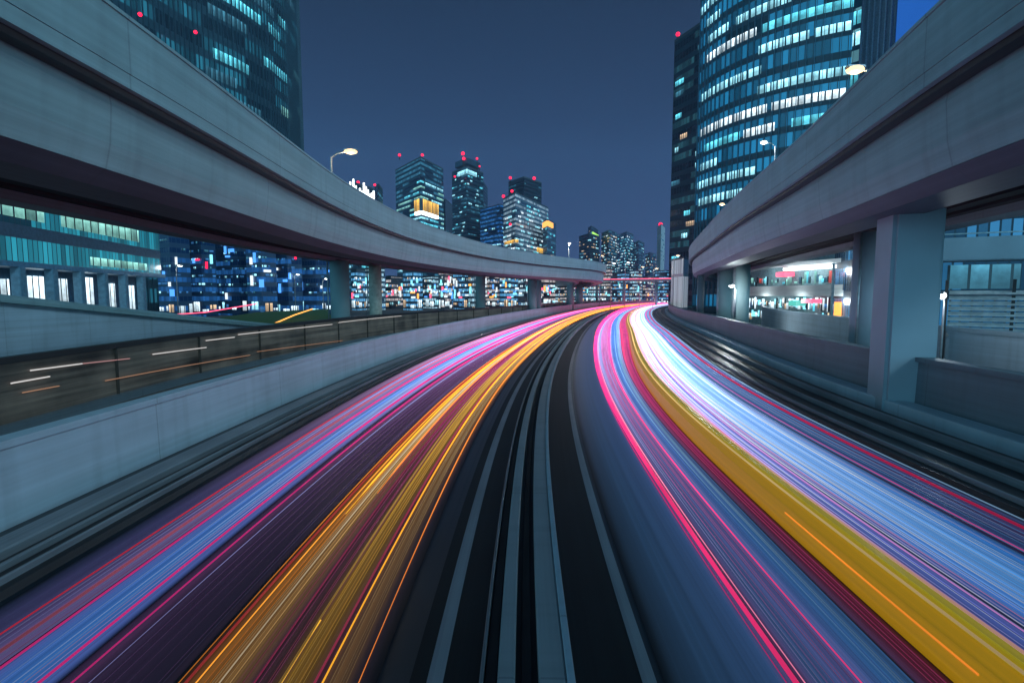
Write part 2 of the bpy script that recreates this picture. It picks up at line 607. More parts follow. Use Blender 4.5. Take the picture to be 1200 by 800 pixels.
rail('guide_rail', 'grey rail in the right bundle nearest the pale ledge', 'rail', block(10.35, 10.5, 0.34, 0.015), M['rail_grey'])
rail('track_beam', 'broad black beam beneath the thin rails along the right roadside', 'beam', [(8.45, .004), (8.5, .14), (11.2, .14), (11.25, .004)], M['steel_dark'])
rail('concrete_ledge', 'pale concrete ledge at the foot of the dark right wall', 'ledge', block(11.45, 12.15, 0.45, 0.03, -0.3), M['wall_pale'])

lw = empty('concrete_wall', 'long pale concrete wall along the left lane, under the left viaduct', 'wall')
sweep('wall_face', [(-9.12, -.3), (-9.16, 1.42), (-9.45, 1.42), (-9.5, -.3)], road_pt, TS, M['wall_pale'], lw)
sweep('coping', [(-9.12, 1.424), (-9.12, 1.56), (-9.5, 1.56), (-9.5, 1.424)], road_pt, TS, M['wall_pale'], lw)

WT = steps(-6, 190, 0.8, 0.022)
dw = empty('concrete_wall', 'dark grey retaining wall behind the right rails, below the right viaduct columns', 'wall')
sweep('wall_face', [(12.25, -.3), (12.3, 1.8), (12.7, 1.8), (12.75, -.3)], road_pt, WT, M['concrete_dark'], dw)
sweep('coping', [(12.2, 1.804), (12.2, 1.95), (12.75, 1.95), (12.75, 1.804)], road_pt, WT, M['concrete_dark'], dw)

# second carriageway left of the wall
ST = steps(-10, 200, 1.5, 0.03)
sr = sweep('side_road', [(-26, -.02), (-20, -.02), (-15, -.02), (-9.7, -.02)], road_pt, ST, M['asphalt_brown'], closed=False)
tag(sr, kind='structure')
for u in (-13.2, -19.0):
    t = 6.0
    while t < 120:
        sweep('lane_dash', [(u, -.014), (u + .18, -.014)], road_pt, [t, t + 2, t + 4.5], M['paint'], sr, closed=False)
        t += 9.5
sweep('edge_line', [(-10.6, -.014), (-10.42, -.014)], road_pt, ST, M['paint'], sr, closed=False)

# ------------------------------------------------------------------ viaducts
def viaduct(name, label, pts, s0, s1, side, width):
    """side +1: the road lies to the right of the curve"""
    P = Poly(pts)
    fn = (lambda u, s, z: P(u * side, s, z))
    ss = [s0 + (s1 - s0) * i / 90 for i in range(91)]
    v = empty(name, label, 'viaduct', None, (0, 0, 0))
    W = -width
    sweep('parapet', [(0, 10.44), (0.0, 9.2), (-0.3, 9.2), (-0.3, 10.44)], fn, ss, M['concrete'], v)
    sweep('coping', [(0.04, 10.445), (0.04, 10.53), (-0.34, 10.53), (-0.34, 10.445)], fn, ss, M['concrete'], v)
    sweep('deck', [(-0.02, 9.195), (-0.02, 8.86), (W + .02, 8.86), (W + .02, 9.195)], fn, ss, M['concrete'], v)
    # shaded slot under the deck edge, then the deep box girder
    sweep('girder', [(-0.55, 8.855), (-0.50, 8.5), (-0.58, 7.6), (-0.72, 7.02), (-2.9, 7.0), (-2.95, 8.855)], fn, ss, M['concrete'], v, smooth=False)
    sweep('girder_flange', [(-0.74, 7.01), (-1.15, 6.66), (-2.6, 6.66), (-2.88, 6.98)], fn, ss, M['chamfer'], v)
    sweep('shade_strip', [(-.18, 8.855), (-.2, 8.72), (-.5, 8.70), (-.5, 8.855)], fn, ss, M['steel_dark'], v)  # dark strip put in for the shadow line under the deck edge
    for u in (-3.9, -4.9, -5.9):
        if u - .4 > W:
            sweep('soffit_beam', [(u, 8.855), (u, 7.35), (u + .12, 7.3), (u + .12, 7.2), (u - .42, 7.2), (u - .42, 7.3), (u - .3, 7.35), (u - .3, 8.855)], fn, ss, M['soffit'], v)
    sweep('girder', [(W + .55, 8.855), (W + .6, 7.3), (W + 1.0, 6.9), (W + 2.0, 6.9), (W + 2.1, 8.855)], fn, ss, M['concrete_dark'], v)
    sweep('parapet', [(W + .3, 10.44), (W + .3, 9.2), (W, 9.2), (W, 10.44)], fn, ss, M['concrete'], v)
    s = s0 + 2
    while s < s1:
        a, b = fn(-2.97, s, 8.2), fn(W + 2.1, s, 8.2)
        d = b - a
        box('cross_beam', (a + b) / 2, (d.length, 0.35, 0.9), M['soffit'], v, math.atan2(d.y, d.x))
        s += 6.5
    return v, fn


def pillar(v, x, y, r, top=6.95, mat='concrete', z0=-.3, square=False):
    if square:
        box('pillar', (x, y, (z0 + top) / 2), (r * 1.5, r * 1.5, top - z0), M[mat], v, math.radians(-14), .12)
    else:
        tube('pillar', [(x, y, z0), (x, y, top)], r, M[mat], v, 24)
    if not square:
        tube('drain_pipe', [(x - r * 1.08, y - r * .55, z0 + .3), (x - r * 1.08, y - r * .55, top)], .06, M['metal'], v, 8)


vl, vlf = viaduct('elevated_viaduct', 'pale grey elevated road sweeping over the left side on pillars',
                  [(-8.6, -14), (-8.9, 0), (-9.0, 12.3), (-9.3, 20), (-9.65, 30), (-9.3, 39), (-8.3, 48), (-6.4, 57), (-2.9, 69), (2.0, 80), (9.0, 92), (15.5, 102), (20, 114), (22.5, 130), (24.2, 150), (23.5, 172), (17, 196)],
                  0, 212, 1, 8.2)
pillar(vl, -14.9, 46, .8)
pillar(vl, -13.5, 52.5, .62, mat='concrete_sign_lit')
pillar(vl, -5.0, 84, .8)
pillar(vl, 3.7, 97, .8)
pillar(vl, 4.9, 103, .8)
pillar(vl, 15.4, 140, .9)
pillar(vl, 20.2, 159, 1.0)

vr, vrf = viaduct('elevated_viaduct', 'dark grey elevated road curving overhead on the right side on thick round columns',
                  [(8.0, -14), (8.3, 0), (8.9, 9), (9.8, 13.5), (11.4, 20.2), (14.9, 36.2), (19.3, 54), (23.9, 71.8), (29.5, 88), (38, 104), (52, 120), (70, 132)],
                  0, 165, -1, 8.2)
pillar(vr, 13.55, 18.3, 1.0, mat='wall_pale', square=True)
pillar(vr, 22.2, 51.5, .78)
pillar(vr, 23.6, 59, .8)
pillar(vr, 17.2, 25.5, .8, mat='wall_pale')
pillar(vr, 25.2, 71, .45, mat='concrete_dark')

# ------------------------------------------------------------------ buildings
def footprint_runs(poly):
    """edges of a counter-clockwise plan that face the viewpoint, as one continuous polyline"""
    n = len(poly)
    vis = []
    for i in range(n):
        a, b = poly[i], poly[(i + 1) % n]
        nx, ny = b[1] - a[1], -(b[0] - a[0])
        vis.append(nx * -a[0] + ny * -a[1] > 0)
    st = next((i for i in range(n) if vis[i] and not vis[i - 1]), 0)
    out = [poly[st]]
    i = st
    while vis[i % n] and len(out) <= n:
        out.append(poly[(i + 1) % n])
        i += 1
    return out


def along(line, s):
    for a, b in zip(line, line[1:]):
        L = math.hypot(b[0] - a[0], b[1] - a[1])
        if s <= L + 1e-6:
            return (a[0] + (b[0] - a[0]) * s / L, a[1] + (b[1] - a[1]) * s / L), ((b[1] - a[1]) / L, -(b[0] - a[0]) / L)
        s -= L
    return tuple(line[-1]), ((b[1] - a[1]) / L, -(b[0] - a[0]) / L)


def row_mesh(name, line, s0, s1, z0, z1, mat, parent, proud=0.06, org=(0, 0, 0), depth=None):
    """solid strip along the facade between arc lengths s0 and s1"""
    cuts = [s0]
    acc = 0
    for a, b in zip(line, line[1:]):
        acc += math.hypot(b[0] - a[0], b[1] - a[1])
        if s0 + .05 < acc < s1 - .05:
            cuts += [acc - .01, acc + .01]
    cuts.append(s1)
    V, U = [], []
    for s in cuts:
        (x, y), (nx, ny) = along(line, s)
        for o, z in ((proud, z0), (proud, z1), (-.02, z1), (-.02, z0)):
            V.append((x + nx * o - org[0], y + ny * o - org[1], z - org[2]))
            U.append((s, z))
    Fc = []
    for i in range(len(cuts) - 1):
        for j in range(4):
            a, b = i * 4 + j, i * 4 + (j + 1) % 4
            Fc.append((a, a + 4, b + 4, b))
    k = (len(cuts) - 1) * 4
    Fc += [(0, 1, 2, 3), (k + 3, k + 2, k + 1, k)]
    me = mesh(name, V, Fc, U)
    return link(name, me, mat, parent)


def prism(name, poly, z0, z1, mat, parent, org, taper=None):
    n = len(poly)
    V, U, Fc = [], [], []
    s = 0
    for i in range(n):
        a, b = poly[i], poly[(i + 1) % n]
        L = math.hypot(b[0] - a[0], b[1] - a[1])
        ta, tb = (z1, z1) if taper is None else (taper(a), taper(b))
        k = len(V)
        V += [(a[0] - org[0], a[1] - org[1], z0 - org[2]), (b[0] - org[0], b[1] - org[1], z0 - org[2]),
              (b[0] - org[0], b[1] - org[1], tb - org[2]), (a[0] - org[0], a[1] - org[1], ta - org[2])]
        U += [(s, z0), (s + L, z0), (s + L, tb), (s, ta)]
        Fc.append((k, k + 1, k + 2, k + 3))
        s += L
    return link(name, mesh(name, V, Fc, U), mat, parent)


def slab(name, poly, z0, z1, mat, parent, org, grow=0.0):
    cx, cy = sum(p[0] for p in poly) / len(poly), sum(p[1] for p in poly) / len(poly)
    pp = [(cx + (p[0] - cx) * (1 + grow), cy + (p[1] - cy) * (1 + grow)) for p in poly]
    n = len(pp)
    V = [(p[0] - org[0], p[1] - org[1], z - org[2]) for z in (z0, z1) for p in pp]
    Fc = [tuple(range(n))[::-1], tuple(range(n, 2 * n))] + [(i, (i + 1) % n, n + (i + 1) % n, n + i) for i in range(n)]
    return link(name, mesh(name, V, Fc), mat, parent)


def building(name, label, cat, poly, h, mat, group=None, fh=4.0, win=1.9, kinds=(), prob=.4, run=(3, 14), cap=90, z0=-.35, zmin=2, beacons=0, roof=True, seed=1, top_margin=1.0, proud=.06, sill=1.0):
    rr = random.Random(seed)
    area = sum(a[0] * b[1] - b[0] * a[1] for a, b in zip(poly, poly[1:] + poly[:1]))
    if area < 0:
        poly = poly[::-1]
    cx, cy = sum(p[0] for p in poly) / len(poly), sum(p[1] for p in poly) / len(poly)
    org = (cx, cy, 0)
    b = empty(name, label, cat, group, org)
    prism('wall', poly, z0, h, mat, b, org)
    if roof:
        slab('roof', poly, h + .003, h + max(.5, h * .01), M['roof'], b, org, .004)
    line = footprint_runs(poly)
    L = sum(math.hypot(p[0] - q[0], p[1] - q[1]) for p, q in zip(line, line[1:]))
    n = 0
    rows = []
    f = math.ceil(zmin / fh)
    while (f + 1) * fh < h - top_margin:
        s = rr.uniform(0, run[0])
        while s < L - 1:
            ln = rr.uniform(*run)
            if rr.random() < prob:
                rows.append((s, min(L - .1, s + ln), f * fh + sill, f * fh + sill + win, rr.choice(kinds) if kinds else None))
            s += ln + rr.uniform(.3, run[0])
        f += 1
    rr.shuffle(rows)
    if kinds:
        for s0, s1, a, c, k in rows[:cap]:
            row_mesh('window_row', line, s0, s1, a, c, RW[k], b, proud, org)
    for i in range(beacons):
        p = poly[(i * 2) % len(poly)] if beacons > 1 else poly[0]
        x, y = cx + (p[0] - cx) * .9 - org[0], cy + (p[1] - cy) * .9 - org[1]
        tube('beacon_mast', [(x, y, h), (x, y, h + h * .035)], h * .0025, M['black'], b, 6)
        ball('beacon', (x, y, h + h * .04), max(.8, cy * .0024), LW['red'], b)
    return b, line, L, org


def arc(cx, cy, r, a0, a1, n):
    return [(cx + r * math.cos(a0 + (a1 - a0) * i / n), cy + r * math.sin(a0 + (a1 - a0) * i / n)) for i in range(n + 1)]


def px(x, D):
    p = pix(x, HZ, D)
    return (p.x, p.y)


def hz(y, D):
    return pix(600, y, D).z


# -- right curved glass tower
fac_r = facade('curved tower glass', (0.015, 0.04, 0.055), (0.03, 0.06, 0.08), 1.5, 4.2, (0.02, 0.30, 0.62), .85, .6, .66)
C = (80.5, 139.0)
a_near = math.atan2(-C[1], -C[0])
front = arc(C[0], C[1], 34, a_near - .98, a_near + .10, 26)
rt_poly = front + [(front[-1][0] + 13, front[-1][1] + 40), (front[0][0] + 16, front[0][1] + 12)]
rt, rline, rL, rorg = building('office_tower', 'tall curved dark glass tower on the right with many floors of bright cool windows', 'tower', rt_poly, 128, fac_r,
                               None, 4.2, 1.7, ('cool', 'cool', 'white', 'teal', 'cool', 'teal'), .74, (4, 24), 100, zmin=20, seed=5)
bm = bmesh.new()
s = 0.4
while s < rL:
    (x, y), (nx, ny) = along(rline, s)
    box_into(bm, Vector((x + nx * .2 - rorg[0], y + ny * .2 - rorg[1], 64)), (.42, .09, 126), math.atan2(ny, nx))
    s += 1.5
me = bpy.data.meshes.new('mullion_screen')
bm.to_mesh(me)
bm.free()
link('mullion_screen', me, plain('steel blue mullions', (0.06, 0.14, 0.19), .4, .3), rt)

# flat wing right of the drum: bright stair strip, ribbed grey wall
wing_poly = [px(977, 116), px(992, 114), px(992, 150), px(977, 150)]
building('tower_wing', 'narrow brightly lit stair strip beside the curved glass tower', 'tower wing', wing_poly, 128, facade('stair strip', (.03, .08, .1), (.06, .12, .15), 1.2, 4.2, (.3, .8, .95), .9, .5), None, 4.2, 2.6, ('cool', 'teal'), 1.0, (2.4, 4), 40, zmin=12, seed=3)
rib_poly = [px(992.5, 112), px(1030, 106), px(1060, 150), px(1010, 160)]
rb, bl, bL, borg = building('tower_wing', 'dark grey ribbed windowless wing right of the lit stair strip', 'tower wing', rib_poly, 128, plain('ribbed cladding', (.10, .12, .16), .5))
bm = bmesh.new()
s = .5
while s < bL:
    (x, y), (nx, ny) = along(bl, s)
    box_into(bm, Vector((x + nx * .25 - borg[0], y + ny * .25 - borg[1], 64)), (.5, .25, 127), math.atan2(ny, nx))
    s += 1.1
me = bpy.data.meshes.new('cladding_ribs')
bm.to_mesh(me)
bm.free()
link('cladding_ribs', me, plain('grey ribs', (.2, .22, .27), .4), rb)
blue_poly = [px(1031, 100), px(1077, 94), px(1110, 130), px(1050, 140)]
bb, _, _, _ = building('office_block', 'flat block glowing plain deep blue beside the ribbed grey wing', 'building', blue_poly, 110, facade('floodlit blue wall', (.03, .10, .3), (.03, .10, .3), 9, 12, (.02, .14, .6), 1.0, .55, .98, .4, .01))
far_poly = [px(1079, 88), px(1140, 78), px(1190, 110), px(1100, 120)]
building('office_block', 'dark block at upper right corner behind the viaduct, few lit rows', 'building', far_poly, 100, facade('corner block glass', (.01, .03, .06), (.03, .08, .14), 1.5, 4.2, (.05, .3, .7), .5, .3), None, 4.2, 2.0, ('blue', 'dim'), .4, (3, 10), 40, zmin=20, seed=8)
slab_poly = [px(783, 205), px(816, 190), px(860, 240), px(800, 260)]
sl, sline, sL, sorg = building('office_tower', 'dark slab tower with few scattered lit windows, left of the curved glass tower', 'tower', slab_poly, hz(26, 190), facade('dark slab glass', (.008, .016, .024), (.02, .04, .055), 1.6, 4.0, (.08, .35, .45), .35, .18), None, 4.0, 1.7, ('cool', 'teal', 'dim', 'warm', 'cool'), .33, (2, 6), 80, zmin=10, beacons=2, seed=12)

# -- left glass tower
fac_l = facade('left tower glass', (0.012, 0.03, 0.045), (0.03, 0.07, 0.095), 2.0, 5.6, (0.04, 0.36, 0.55), .6, .42, .6)
lt_poly = [px(60, 106), px(160, 124), px(243, 145), px(290, 157), px(325, 170), px(345, 182), px(358, 198), px(361, 211), (-93, 240), (-160, 208)]
lt, lline, lL, lorg = building('office_tower', 'tall dark glass tower behind the left viaduct with teal lit rows and a rounded corner', 'tower', lt_poly, 180, fac_l, None, 5.6, 2.7,
                               ('teal', 'dim', 'cool', 'green', 'dim', 'teal'), .5, (4, 20), 100, zmin=44, seed=21)
bm = bmesh.new()
s = 0.4
while s < lL:
    (x, y), (nx, ny) = along(lline, s)
    box_into(bm, Vector((x + nx * .18 - lorg[0], y + ny * .18 - lorg[1], 90)), (.5, .12, 179), math.atan2(ny, nx))
    s += 1.5
me = bpy.data.meshes.new('mullion_screen')
bm.to_mesh(me)
bm.free()
link('mullion_screen', me, plain('dark mullions', (0.04, 0.08, 0.11), .4, .3), lt)
for q in ((168, 24), (232, 44)):
    p = pix(q[0], q[1], 125 if q[0] < 200 else 142)
    k = 1.012
    ball('beacon', (p.x / k - lorg[0] , p.y / k - 1.0 - lorg[1], p.z), .45, LW['red'], lt)


# -- skyline, from left to right
def corner_block(xl, xc, xr, ytop, D, spread=.10):
    """plan with its near corner seen at xc"""
    a, c, b = px(xl, D * (1 + spread * (xc - xl) / max(8, xr - xl))), px(xc, D), px(xr, D * (1 + spread * (xr - xc) / max(8, xr - xl)))
    back = (a[0] + b[0] - c[0], a[1] + b[1] - c[1] + .02 * D)
    return [a, c, b, back], hz(ytop, D)


def G(name, glass=(.012, .03, .05), frame=(.03, .06, .09), lit=(.08, .38, .60), amt=.55, st=.4, cw=1.8, fh=3.1, span=.5):
    return facade(name, glass, frame, cw, fh, lit, amt, st, span)


def skyline(label, xl, xc, xr, ytop, D, mat, kinds, prob, run, cap, beacons, seed, name='office_tower', cat='tower', fh=3.1, win=1.15, group=None, top_margin=1.0, spread=.1):
    poly, h = corner_block(xl, xc, xr, ytop, D, spread)
    return building(name, label, cat, poly, h, mat, group, fh, win, kinds, prob, run, cap, beacons=beacons, seed=seed, zmin=hz(300, D) * .6, proud=.12, top_margin=top_margin) + (h, poly)


cr_, cl_, cL_, corg, ch, cp = skyline('white lit crown of a low tower just above the left viaduct edge', 403, 420, 441, 215, 300, G('crown tower', amt=.6), ('cool', 'teal'), .6, (4, 12), 40, 0, 31)
s = .5
while s < cL_ - 1:
    row_mesh('crown_fin', cl_, s, s + .95, ch - R.uniform(11, 15), ch + R.uniform(-4, 3), LW['white'], cr_, .5, corg)
    s += 1.9
ball('beacon', (0, 0, ch + 4), .9, LW['red'], cr_)
skyline('slim dark tower right of the white lit crown, one red beacon', 441.5, 446, 451, 216, 320, G('slim dark', amt=.1), ('dim',), .1, (2, 5), 10, 1, 32)
t2, l2, L2, o2, h2, p2 = skyline('blocky tower with even teal-white floors and a gold lit sign on its front', 466, 495, 521, 185, 350, G('even floors', amt=.7, st=.5), ('cool', 'teal', 'cool', 'green'), .82, (6, 30), 100, 0, 33, fh=3.3, win=1.2, top_margin=11, spread=.2)
for q in ((467, 183), (494, 181)):
    p = pix(q[0], q[1], 352)
    tube('beacon_mast', [(p.x - o2[0], p.y - o2[1] + 3, h2), (p.x - o2[0], p.y - o2[1] + 3, h2 + 3)], .3, M['black'], t2, 6)
    ball('beacon', (p.x - o2[0], p.y - o2[1] + 3, h2 + 3), .95, LW['red'], t2)
row_mesh('sign_panel', l2, L2 * .45, L2 * .86, hz(247, 350), hz(233, 350), RW['gold'], t2, 1.2, o2)
row_mesh('sign_light_box', l2, L2 * .47, L2 * .85, hz(251, 350), hz(247.5, 350), LW['white'], t2, 1.6, o2)
skyline('plain grey slab between the gold sign tower and the dark glass tower', 519, 523, 531, 234, 390, plain('grey slab', (.10, .12, .17), .7), ('dim',), .04, (2, 4), 8, 0, 34)
t3, l3, L3, o3, h3, p3 = skyline('tallest far tower of dark glass with red beacons on top and a lit crown band', 531, 548, 567, 196, 440, G('dark skyline glass', (.008, .018, .03), (.02, .04, .06), amt=.35, st=.3, cw=2.2), ('cool', 'teal', 'dim', 'dim'), .30, (1.5, 5), 90, 0, 35)
slab('crown', p3, h3 + 4.5, h3 + 9, G('crown glass', amt=.9, st=.5), t3, o3, -.2)
row_mesh('crown_light', l3, L3 * .2, L3 * .8, h3 - 5, h3 - 1.5, RW['cool'], t3, .3, o3)
for qx, qy, r in ((542.5, 180, 2.0), (543.5, 186, 1.8), (559, 186, 1.3), (533, 207, 1.2), (562, 195, 1.0)):
    p = pix(qx, qy, 446)
    tube('beacon_mast', [(p.x - o3[0], p.y - o3[1], h3 - 8), (p.x - o3[0], p.y - o3[1], p.z)], .35, M['black'], t3, 6)
    ball('beacon', (p.x - o3[0], p.y - o3[1], p.z), r * .75, LW['red'], t3)
skyline('dark narrow tower peeking out behind the tallest far tower, red beacon', 563, 567, 572, 214, 520, G('narrow dark', amt=.2), ('dim', 'cool'), .2, (2, 4), 20, 1, 36)
skyline('low blue glass tower in front of the white grid office block', 563, 586, 600, 240, 400, G('blue glass', (.01, .04, .11), (.02, .07, .16), (.03, .22, .7), .8, .5), ('blue', 'cool', 'blue', 'blue'), .5, (2, 8), 90, 0, 37)
t5, l5, L5, o5, h5, p5 = skyline('office block with a white window grid on both faces and gold lights at its foot', 590, 604, 642, 226, 360, G('white grid', (.05, .09, .14), (.10, .16, .22), (.5, .75, .9), .8, .5, 2.4), ('cool', 'white', 'cool', 'teal'), .72, (1.4, 8), 98, 0, 38, spread=.24)
for qx, qy, r in ((590, 230, 1.4), (600, 224, 1.3), (598, 263, 1.2)):
    p = pix(qx, qy, 352)
    ball('beacon', (p.x - o5[0], p.y - o5[1], p.z), r * .75, LW['red'], t5)
row_mesh('shop_sign', l5, L5 * .05, L5 * .3, hz(284, 360), hz(280.5, 360), RW['gold'], t5, .8, o5)
row_mesh('shop_sign', l5, L5 * .72, L5 * .97, hz(290, 360), hz(284, 360), RW['gold'], t5, .8, o5)
t6 = skyline('dark flat topped tower with two red beacons behind the white grid block', 596, 614, 634, 208, 470, G('black tower', (.006, .01, .016), (.012, .02, .03), amt=.15), ('dim', 'cool'), .08, (2, 5), 20, 0, 39)
for qx, qy, r in ((598, 208.5, 1.7), (626, 209, 1.9)):
    p = pix(qx, qy, 462)
    tube('beacon_mast', [(p.x - t6[3][0], p.y - t6[3][1], t6[4] - 6), (p.x - t6[3][0], p.y - t6[3][1], p.z)], .4, M['black'], t6[0], 6)
    ball('beacon', (p.x - t6[3][0], p.y - t6[3][1], p.z), r * .75, LW['red'], t6[0])
t7 = skyline('grey-blue narrow block right of the white grid block with an orange-red roof sign', 636, 641, 651, 257, 380, G('grey blue', (.05, .09, .14), (.07, .11, .17), amt=.3), ('dim', 'teal'), .2, (2, 4), 20, 0, 40)
row_mesh('roof_sign', t7[1], 1, t7[2] * .7, t7[4] - 4.5, t7[4] - 1, LW['orange'], t7[0], .8, t7[3])
skyline('dark stepped tower with yellow windows in the gap between the viaducts', 678, 690, 702, 274, 520, G('stepped dark', (.008, .016, .025), (.015, .03, .04), amt=.1), ('warm', 'warm', 'cool'), .3, (1.8, 5), 50, 0, 41)
t8 = skyline('taller slab with a green lit sign at its top, behind the stepped dark tower', 688, 692, 700, 265, 545, G('green sign slab', (.01, .018, .028), amt=.1), ('warm',), .2, (1.8, 4), 20, 0, 42)
row_mesh('roof_sign', t8[1], t8[2] * .4, t8[2] * .98, hz(277, 545), hz(271, 545), LW['green'], t8[0], .8, t8[3])
skyline('broad apartment tower with pink and white window dots beside the green sign slab', 704, 713, 722, 270, 560, G('apartment tower', (.02, .04, .065), (.035, .06, .09), amt=.4), ('white', 'warm', 'cool'), .4, (1.6, 4), 90, 0, 43)
skyline('pale apartment tower with a bright white vertical stair light', 722, 733, 741, 272, 600, G('pale apartment', (.05, .08, .12), (.09, .12, .17), amt=.5), ('white', 'cool', 'teal'), .4, (1.6, 4), 90, 0, 44)
skyline('plain dark blue block right of the pale apartment tower', 741, 747, 754, 282, 560, G('dark blue block', (.012, .03, .055), amt=.3), ('dim', 'cool'), .25, (2, 4), 40, 0, 45)
skyline('low dark block between the blue block and the slim white tower', 755, 761, 768, 296, 500, G('low dark block', amt=.3), ('warm', 'cool'), .3, (2, 4), 40, 0, 46)
t10 = skyline('slim white tower with a red light at its tip, beside the dark slab tower', 768.5, 773, 777.5, 263, 420, plain('white tower cladding', (.5, .52, .55), .6), ('dim',), .3, (1, 3), 30, 0, 47)
ball('beacon', (0, 0, t10[4] + 3), 1.7, LW['red'], t10[0])
skyline('small pale lit block under the right viaduct tip with a striped front', 786, 800, 806, 303, 140, G('striped pale', (.25, .28, .3), (.4, .42, .42), (.7, .8, .9), .8, .45, .7, 9, .92), (), .3, (1, 3), 20, 0, 48)

# -- left roadside office building with glass upper floors over a lit colonnade
ob_a, ob_b = pix(-60, 340, 40), pix(190, 340, 76)
A2, B2 = (ob_a.x, ob_a.y), (ob_b.x, ob_b.y)
dv = Vector((B2[0] - A2[0], B2[1] - A2[1])).normalized()
nv = Vector((-dv.y, dv.x))
obp = [A2, B2, (B2[0] + nv.x * 22, B2[1] + nv.y * 22), (A2[0] + nv.x * 22, A2[1] + nv.y * 22)]
oc = (sum(p[0] for p in obp) / 4, sum(p[1] for p in obp) / 4, 0)
ob = empty('office_building', 'low teal glass office building with a lit colonnade, left under the viaduct', 'building', None, oc)
tealf = facade('teal glazing', (.02, .10, .13), (.015, .05, .07), .7, 3.3, (.04, .55, .74), .95, .5, .9, .2, .14)
prism('upper_floor', obp, 7.0, 9.1, tealf, ob, oc)
prism('upper_floor', obp, 10.3, 13.0, tealf, ob, oc)
prism('spandrel', [(p[0], p[1]) for p in obp], 9.1, 10.3, plain('blue grey spandrel', (.05, .10, .15), .4), ob, oc)
slab('canopy', obp, 6.5, 6.99, plain('blue canopy', (.08, .22, .34), .4), ob, oc, .03)
slab('roof', obp, 13.01, 14, M['roof'], ob, oc, .02)
LL = math.hypot(B2[0] - A2[0], B2[1] - A2[1])
inn = [(p[0] + nv.x * 2.5, p[1] + nv.y * 2.5) for p in obp[:2]]
row_mesh('spandrel', inn, 0, LL - 2, -.3, 6.5, plain('blue back wall', (.05, .16, .26), .5), ob, .0, oc)
s = 3
while s < LL - 3:
    q = Vector(A2) + dv * s
    box('column', (q.x - oc[0], q.y - oc[1], 3.1), (.8, .8, 6.8), plain('blue column', (.12, .25, .34), .5), ob, math.atan2(dv.y, dv.x), .05)
    row_mesh('shopfront', inn, s + .8, s + R.uniform(2.0, 3.6), 1.0, R.uniform(5.2, 6.2), RW['shop'], ob, .1, oc)
    s += 4.6
up = [A2, B2]
for k in range(9):
    s = R.uniform(4, LL - 8)
    row_mesh('window_row', up, s, s + R.uniform(2, 6), 10.9, 12.4, RW['green'], ob, .05, oc)
for k in range(4):
    s = R.uniform(LL * .5, LL - 6)
    row_mesh('window_row', up, s, s + R.uniform(3, 6), 7.3, 8.2, RW['green'], ob, .05, oc)

# -- city blocks seen low under the viaducts
def low_block(x0, x1, yt, D, wall, kinds, label, seed, group, sign=None, fh=3.2, cap=30, prob=.6, win=.7, run=(.5, 1.6)):
    poly, h = corner_block(x0, x0 + (x1 - x0) * random.Random(seed).uniform(.25, .75), x1, yt, D, .06)
    b, line, L, org = building('shop_building' if sign else 'city_building', label, 'building', poly, h, wall, group, fh, win, kinds, prob, run, cap, zmin=2.9, seed=seed, top_margin=.4)
    rr = random.Random(seed + 99)
    s = .3
    while s < L - .6:
        w_ = rr.uniform(.5, 2.6)
        z_ = rr.uniform(.2, 1.2)
        row_mesh('shopfront', line, s, min(L - .1, s + w_), z_, rr.uniform(z_ + .4, 2.8), RW[rr.choice(('shop', 'shop', 'warm', 'cool', 'blue', 'white'))], b, .12, org)
        s += w_ + rr.uniform(.2, 1.6)
    if sign:
        for k in range(rr.randint(7, 13) if 'bright' in group else rr.randint(3, 5)):
            s = rr.uniform(.3, max(.5, L - 1))
            zz = rr.uniform(2.9, max(3.2, h - 3))
            w_, h_ = (rr.uniform(.18, .45), rr.uniform(.4, 2.0)) if rr.random() < .7 else (rr.uniform(.8, 1.8), rr.uniform(.3, .7))
            row_mesh('shop_sign', line, s, min(L - .05, s + w_), zz, min(h - .1, zz + h_), LW[rr.choice(sign)], b, .4, org)
    return b


WALLS = [G('city glass a', (.02, .06, .12), (.05, .09, .14), (.14, .5, .9), .85, .95, .6, 1.5), G('city glass b', (.04, .08, .14), (.12, .16, .2), (.45, .78, .95), .8, 1.0, .5, 1.5),
         G('city glass c', (.03, .05, .08), (.07, .08, .10), (.75, .68, .68), .7, .8, .6, 1.5)]
blues = ['wide blue lit block', 'blue glass block with many small lamps', 'blue block with a brighter top row', 'dark blue block with white dots', 'blue block with cyan shop lights', 'narrow blue block with pale windows']
xs = [186, 222, 252, 290, 322, 352, 392]
for i in range(6):
    low_block(xs[i], xs[i + 1] + 3, 268 + R.uniform(-3, 8), 104 + (i % 3) * 5, G('blue block %d' % i, (.01, .04, .11), (.03, .07, .13), (.04, .26, .8), .7, .35, .9, 1.9), ('blue', 'dim', 'blue', 'cool'),
              blues[i] + ', number %s from the left beyond the lawn' % ('one', 'two', 'three', 'four', 'five', 'six')[i], 60 + i, 'blue city blocks beyond the lawn', ('blue', 'cyan', 'sign_white', 'red') if i in (1, 4) else ('blue', 'sign_white', 'blue'), cap=90, prob=.40, fh=1.7, win=.38, run=(.3, 1.1))
words = ['first', 'second', 'third', 'fourth', 'fifth', 'sixth', 'seventh', 'eighth', 'ninth', 'tenth', 'eleventh', 'twelfth', 'thirteenth', 'fourteenth']
x = 412
i = 0
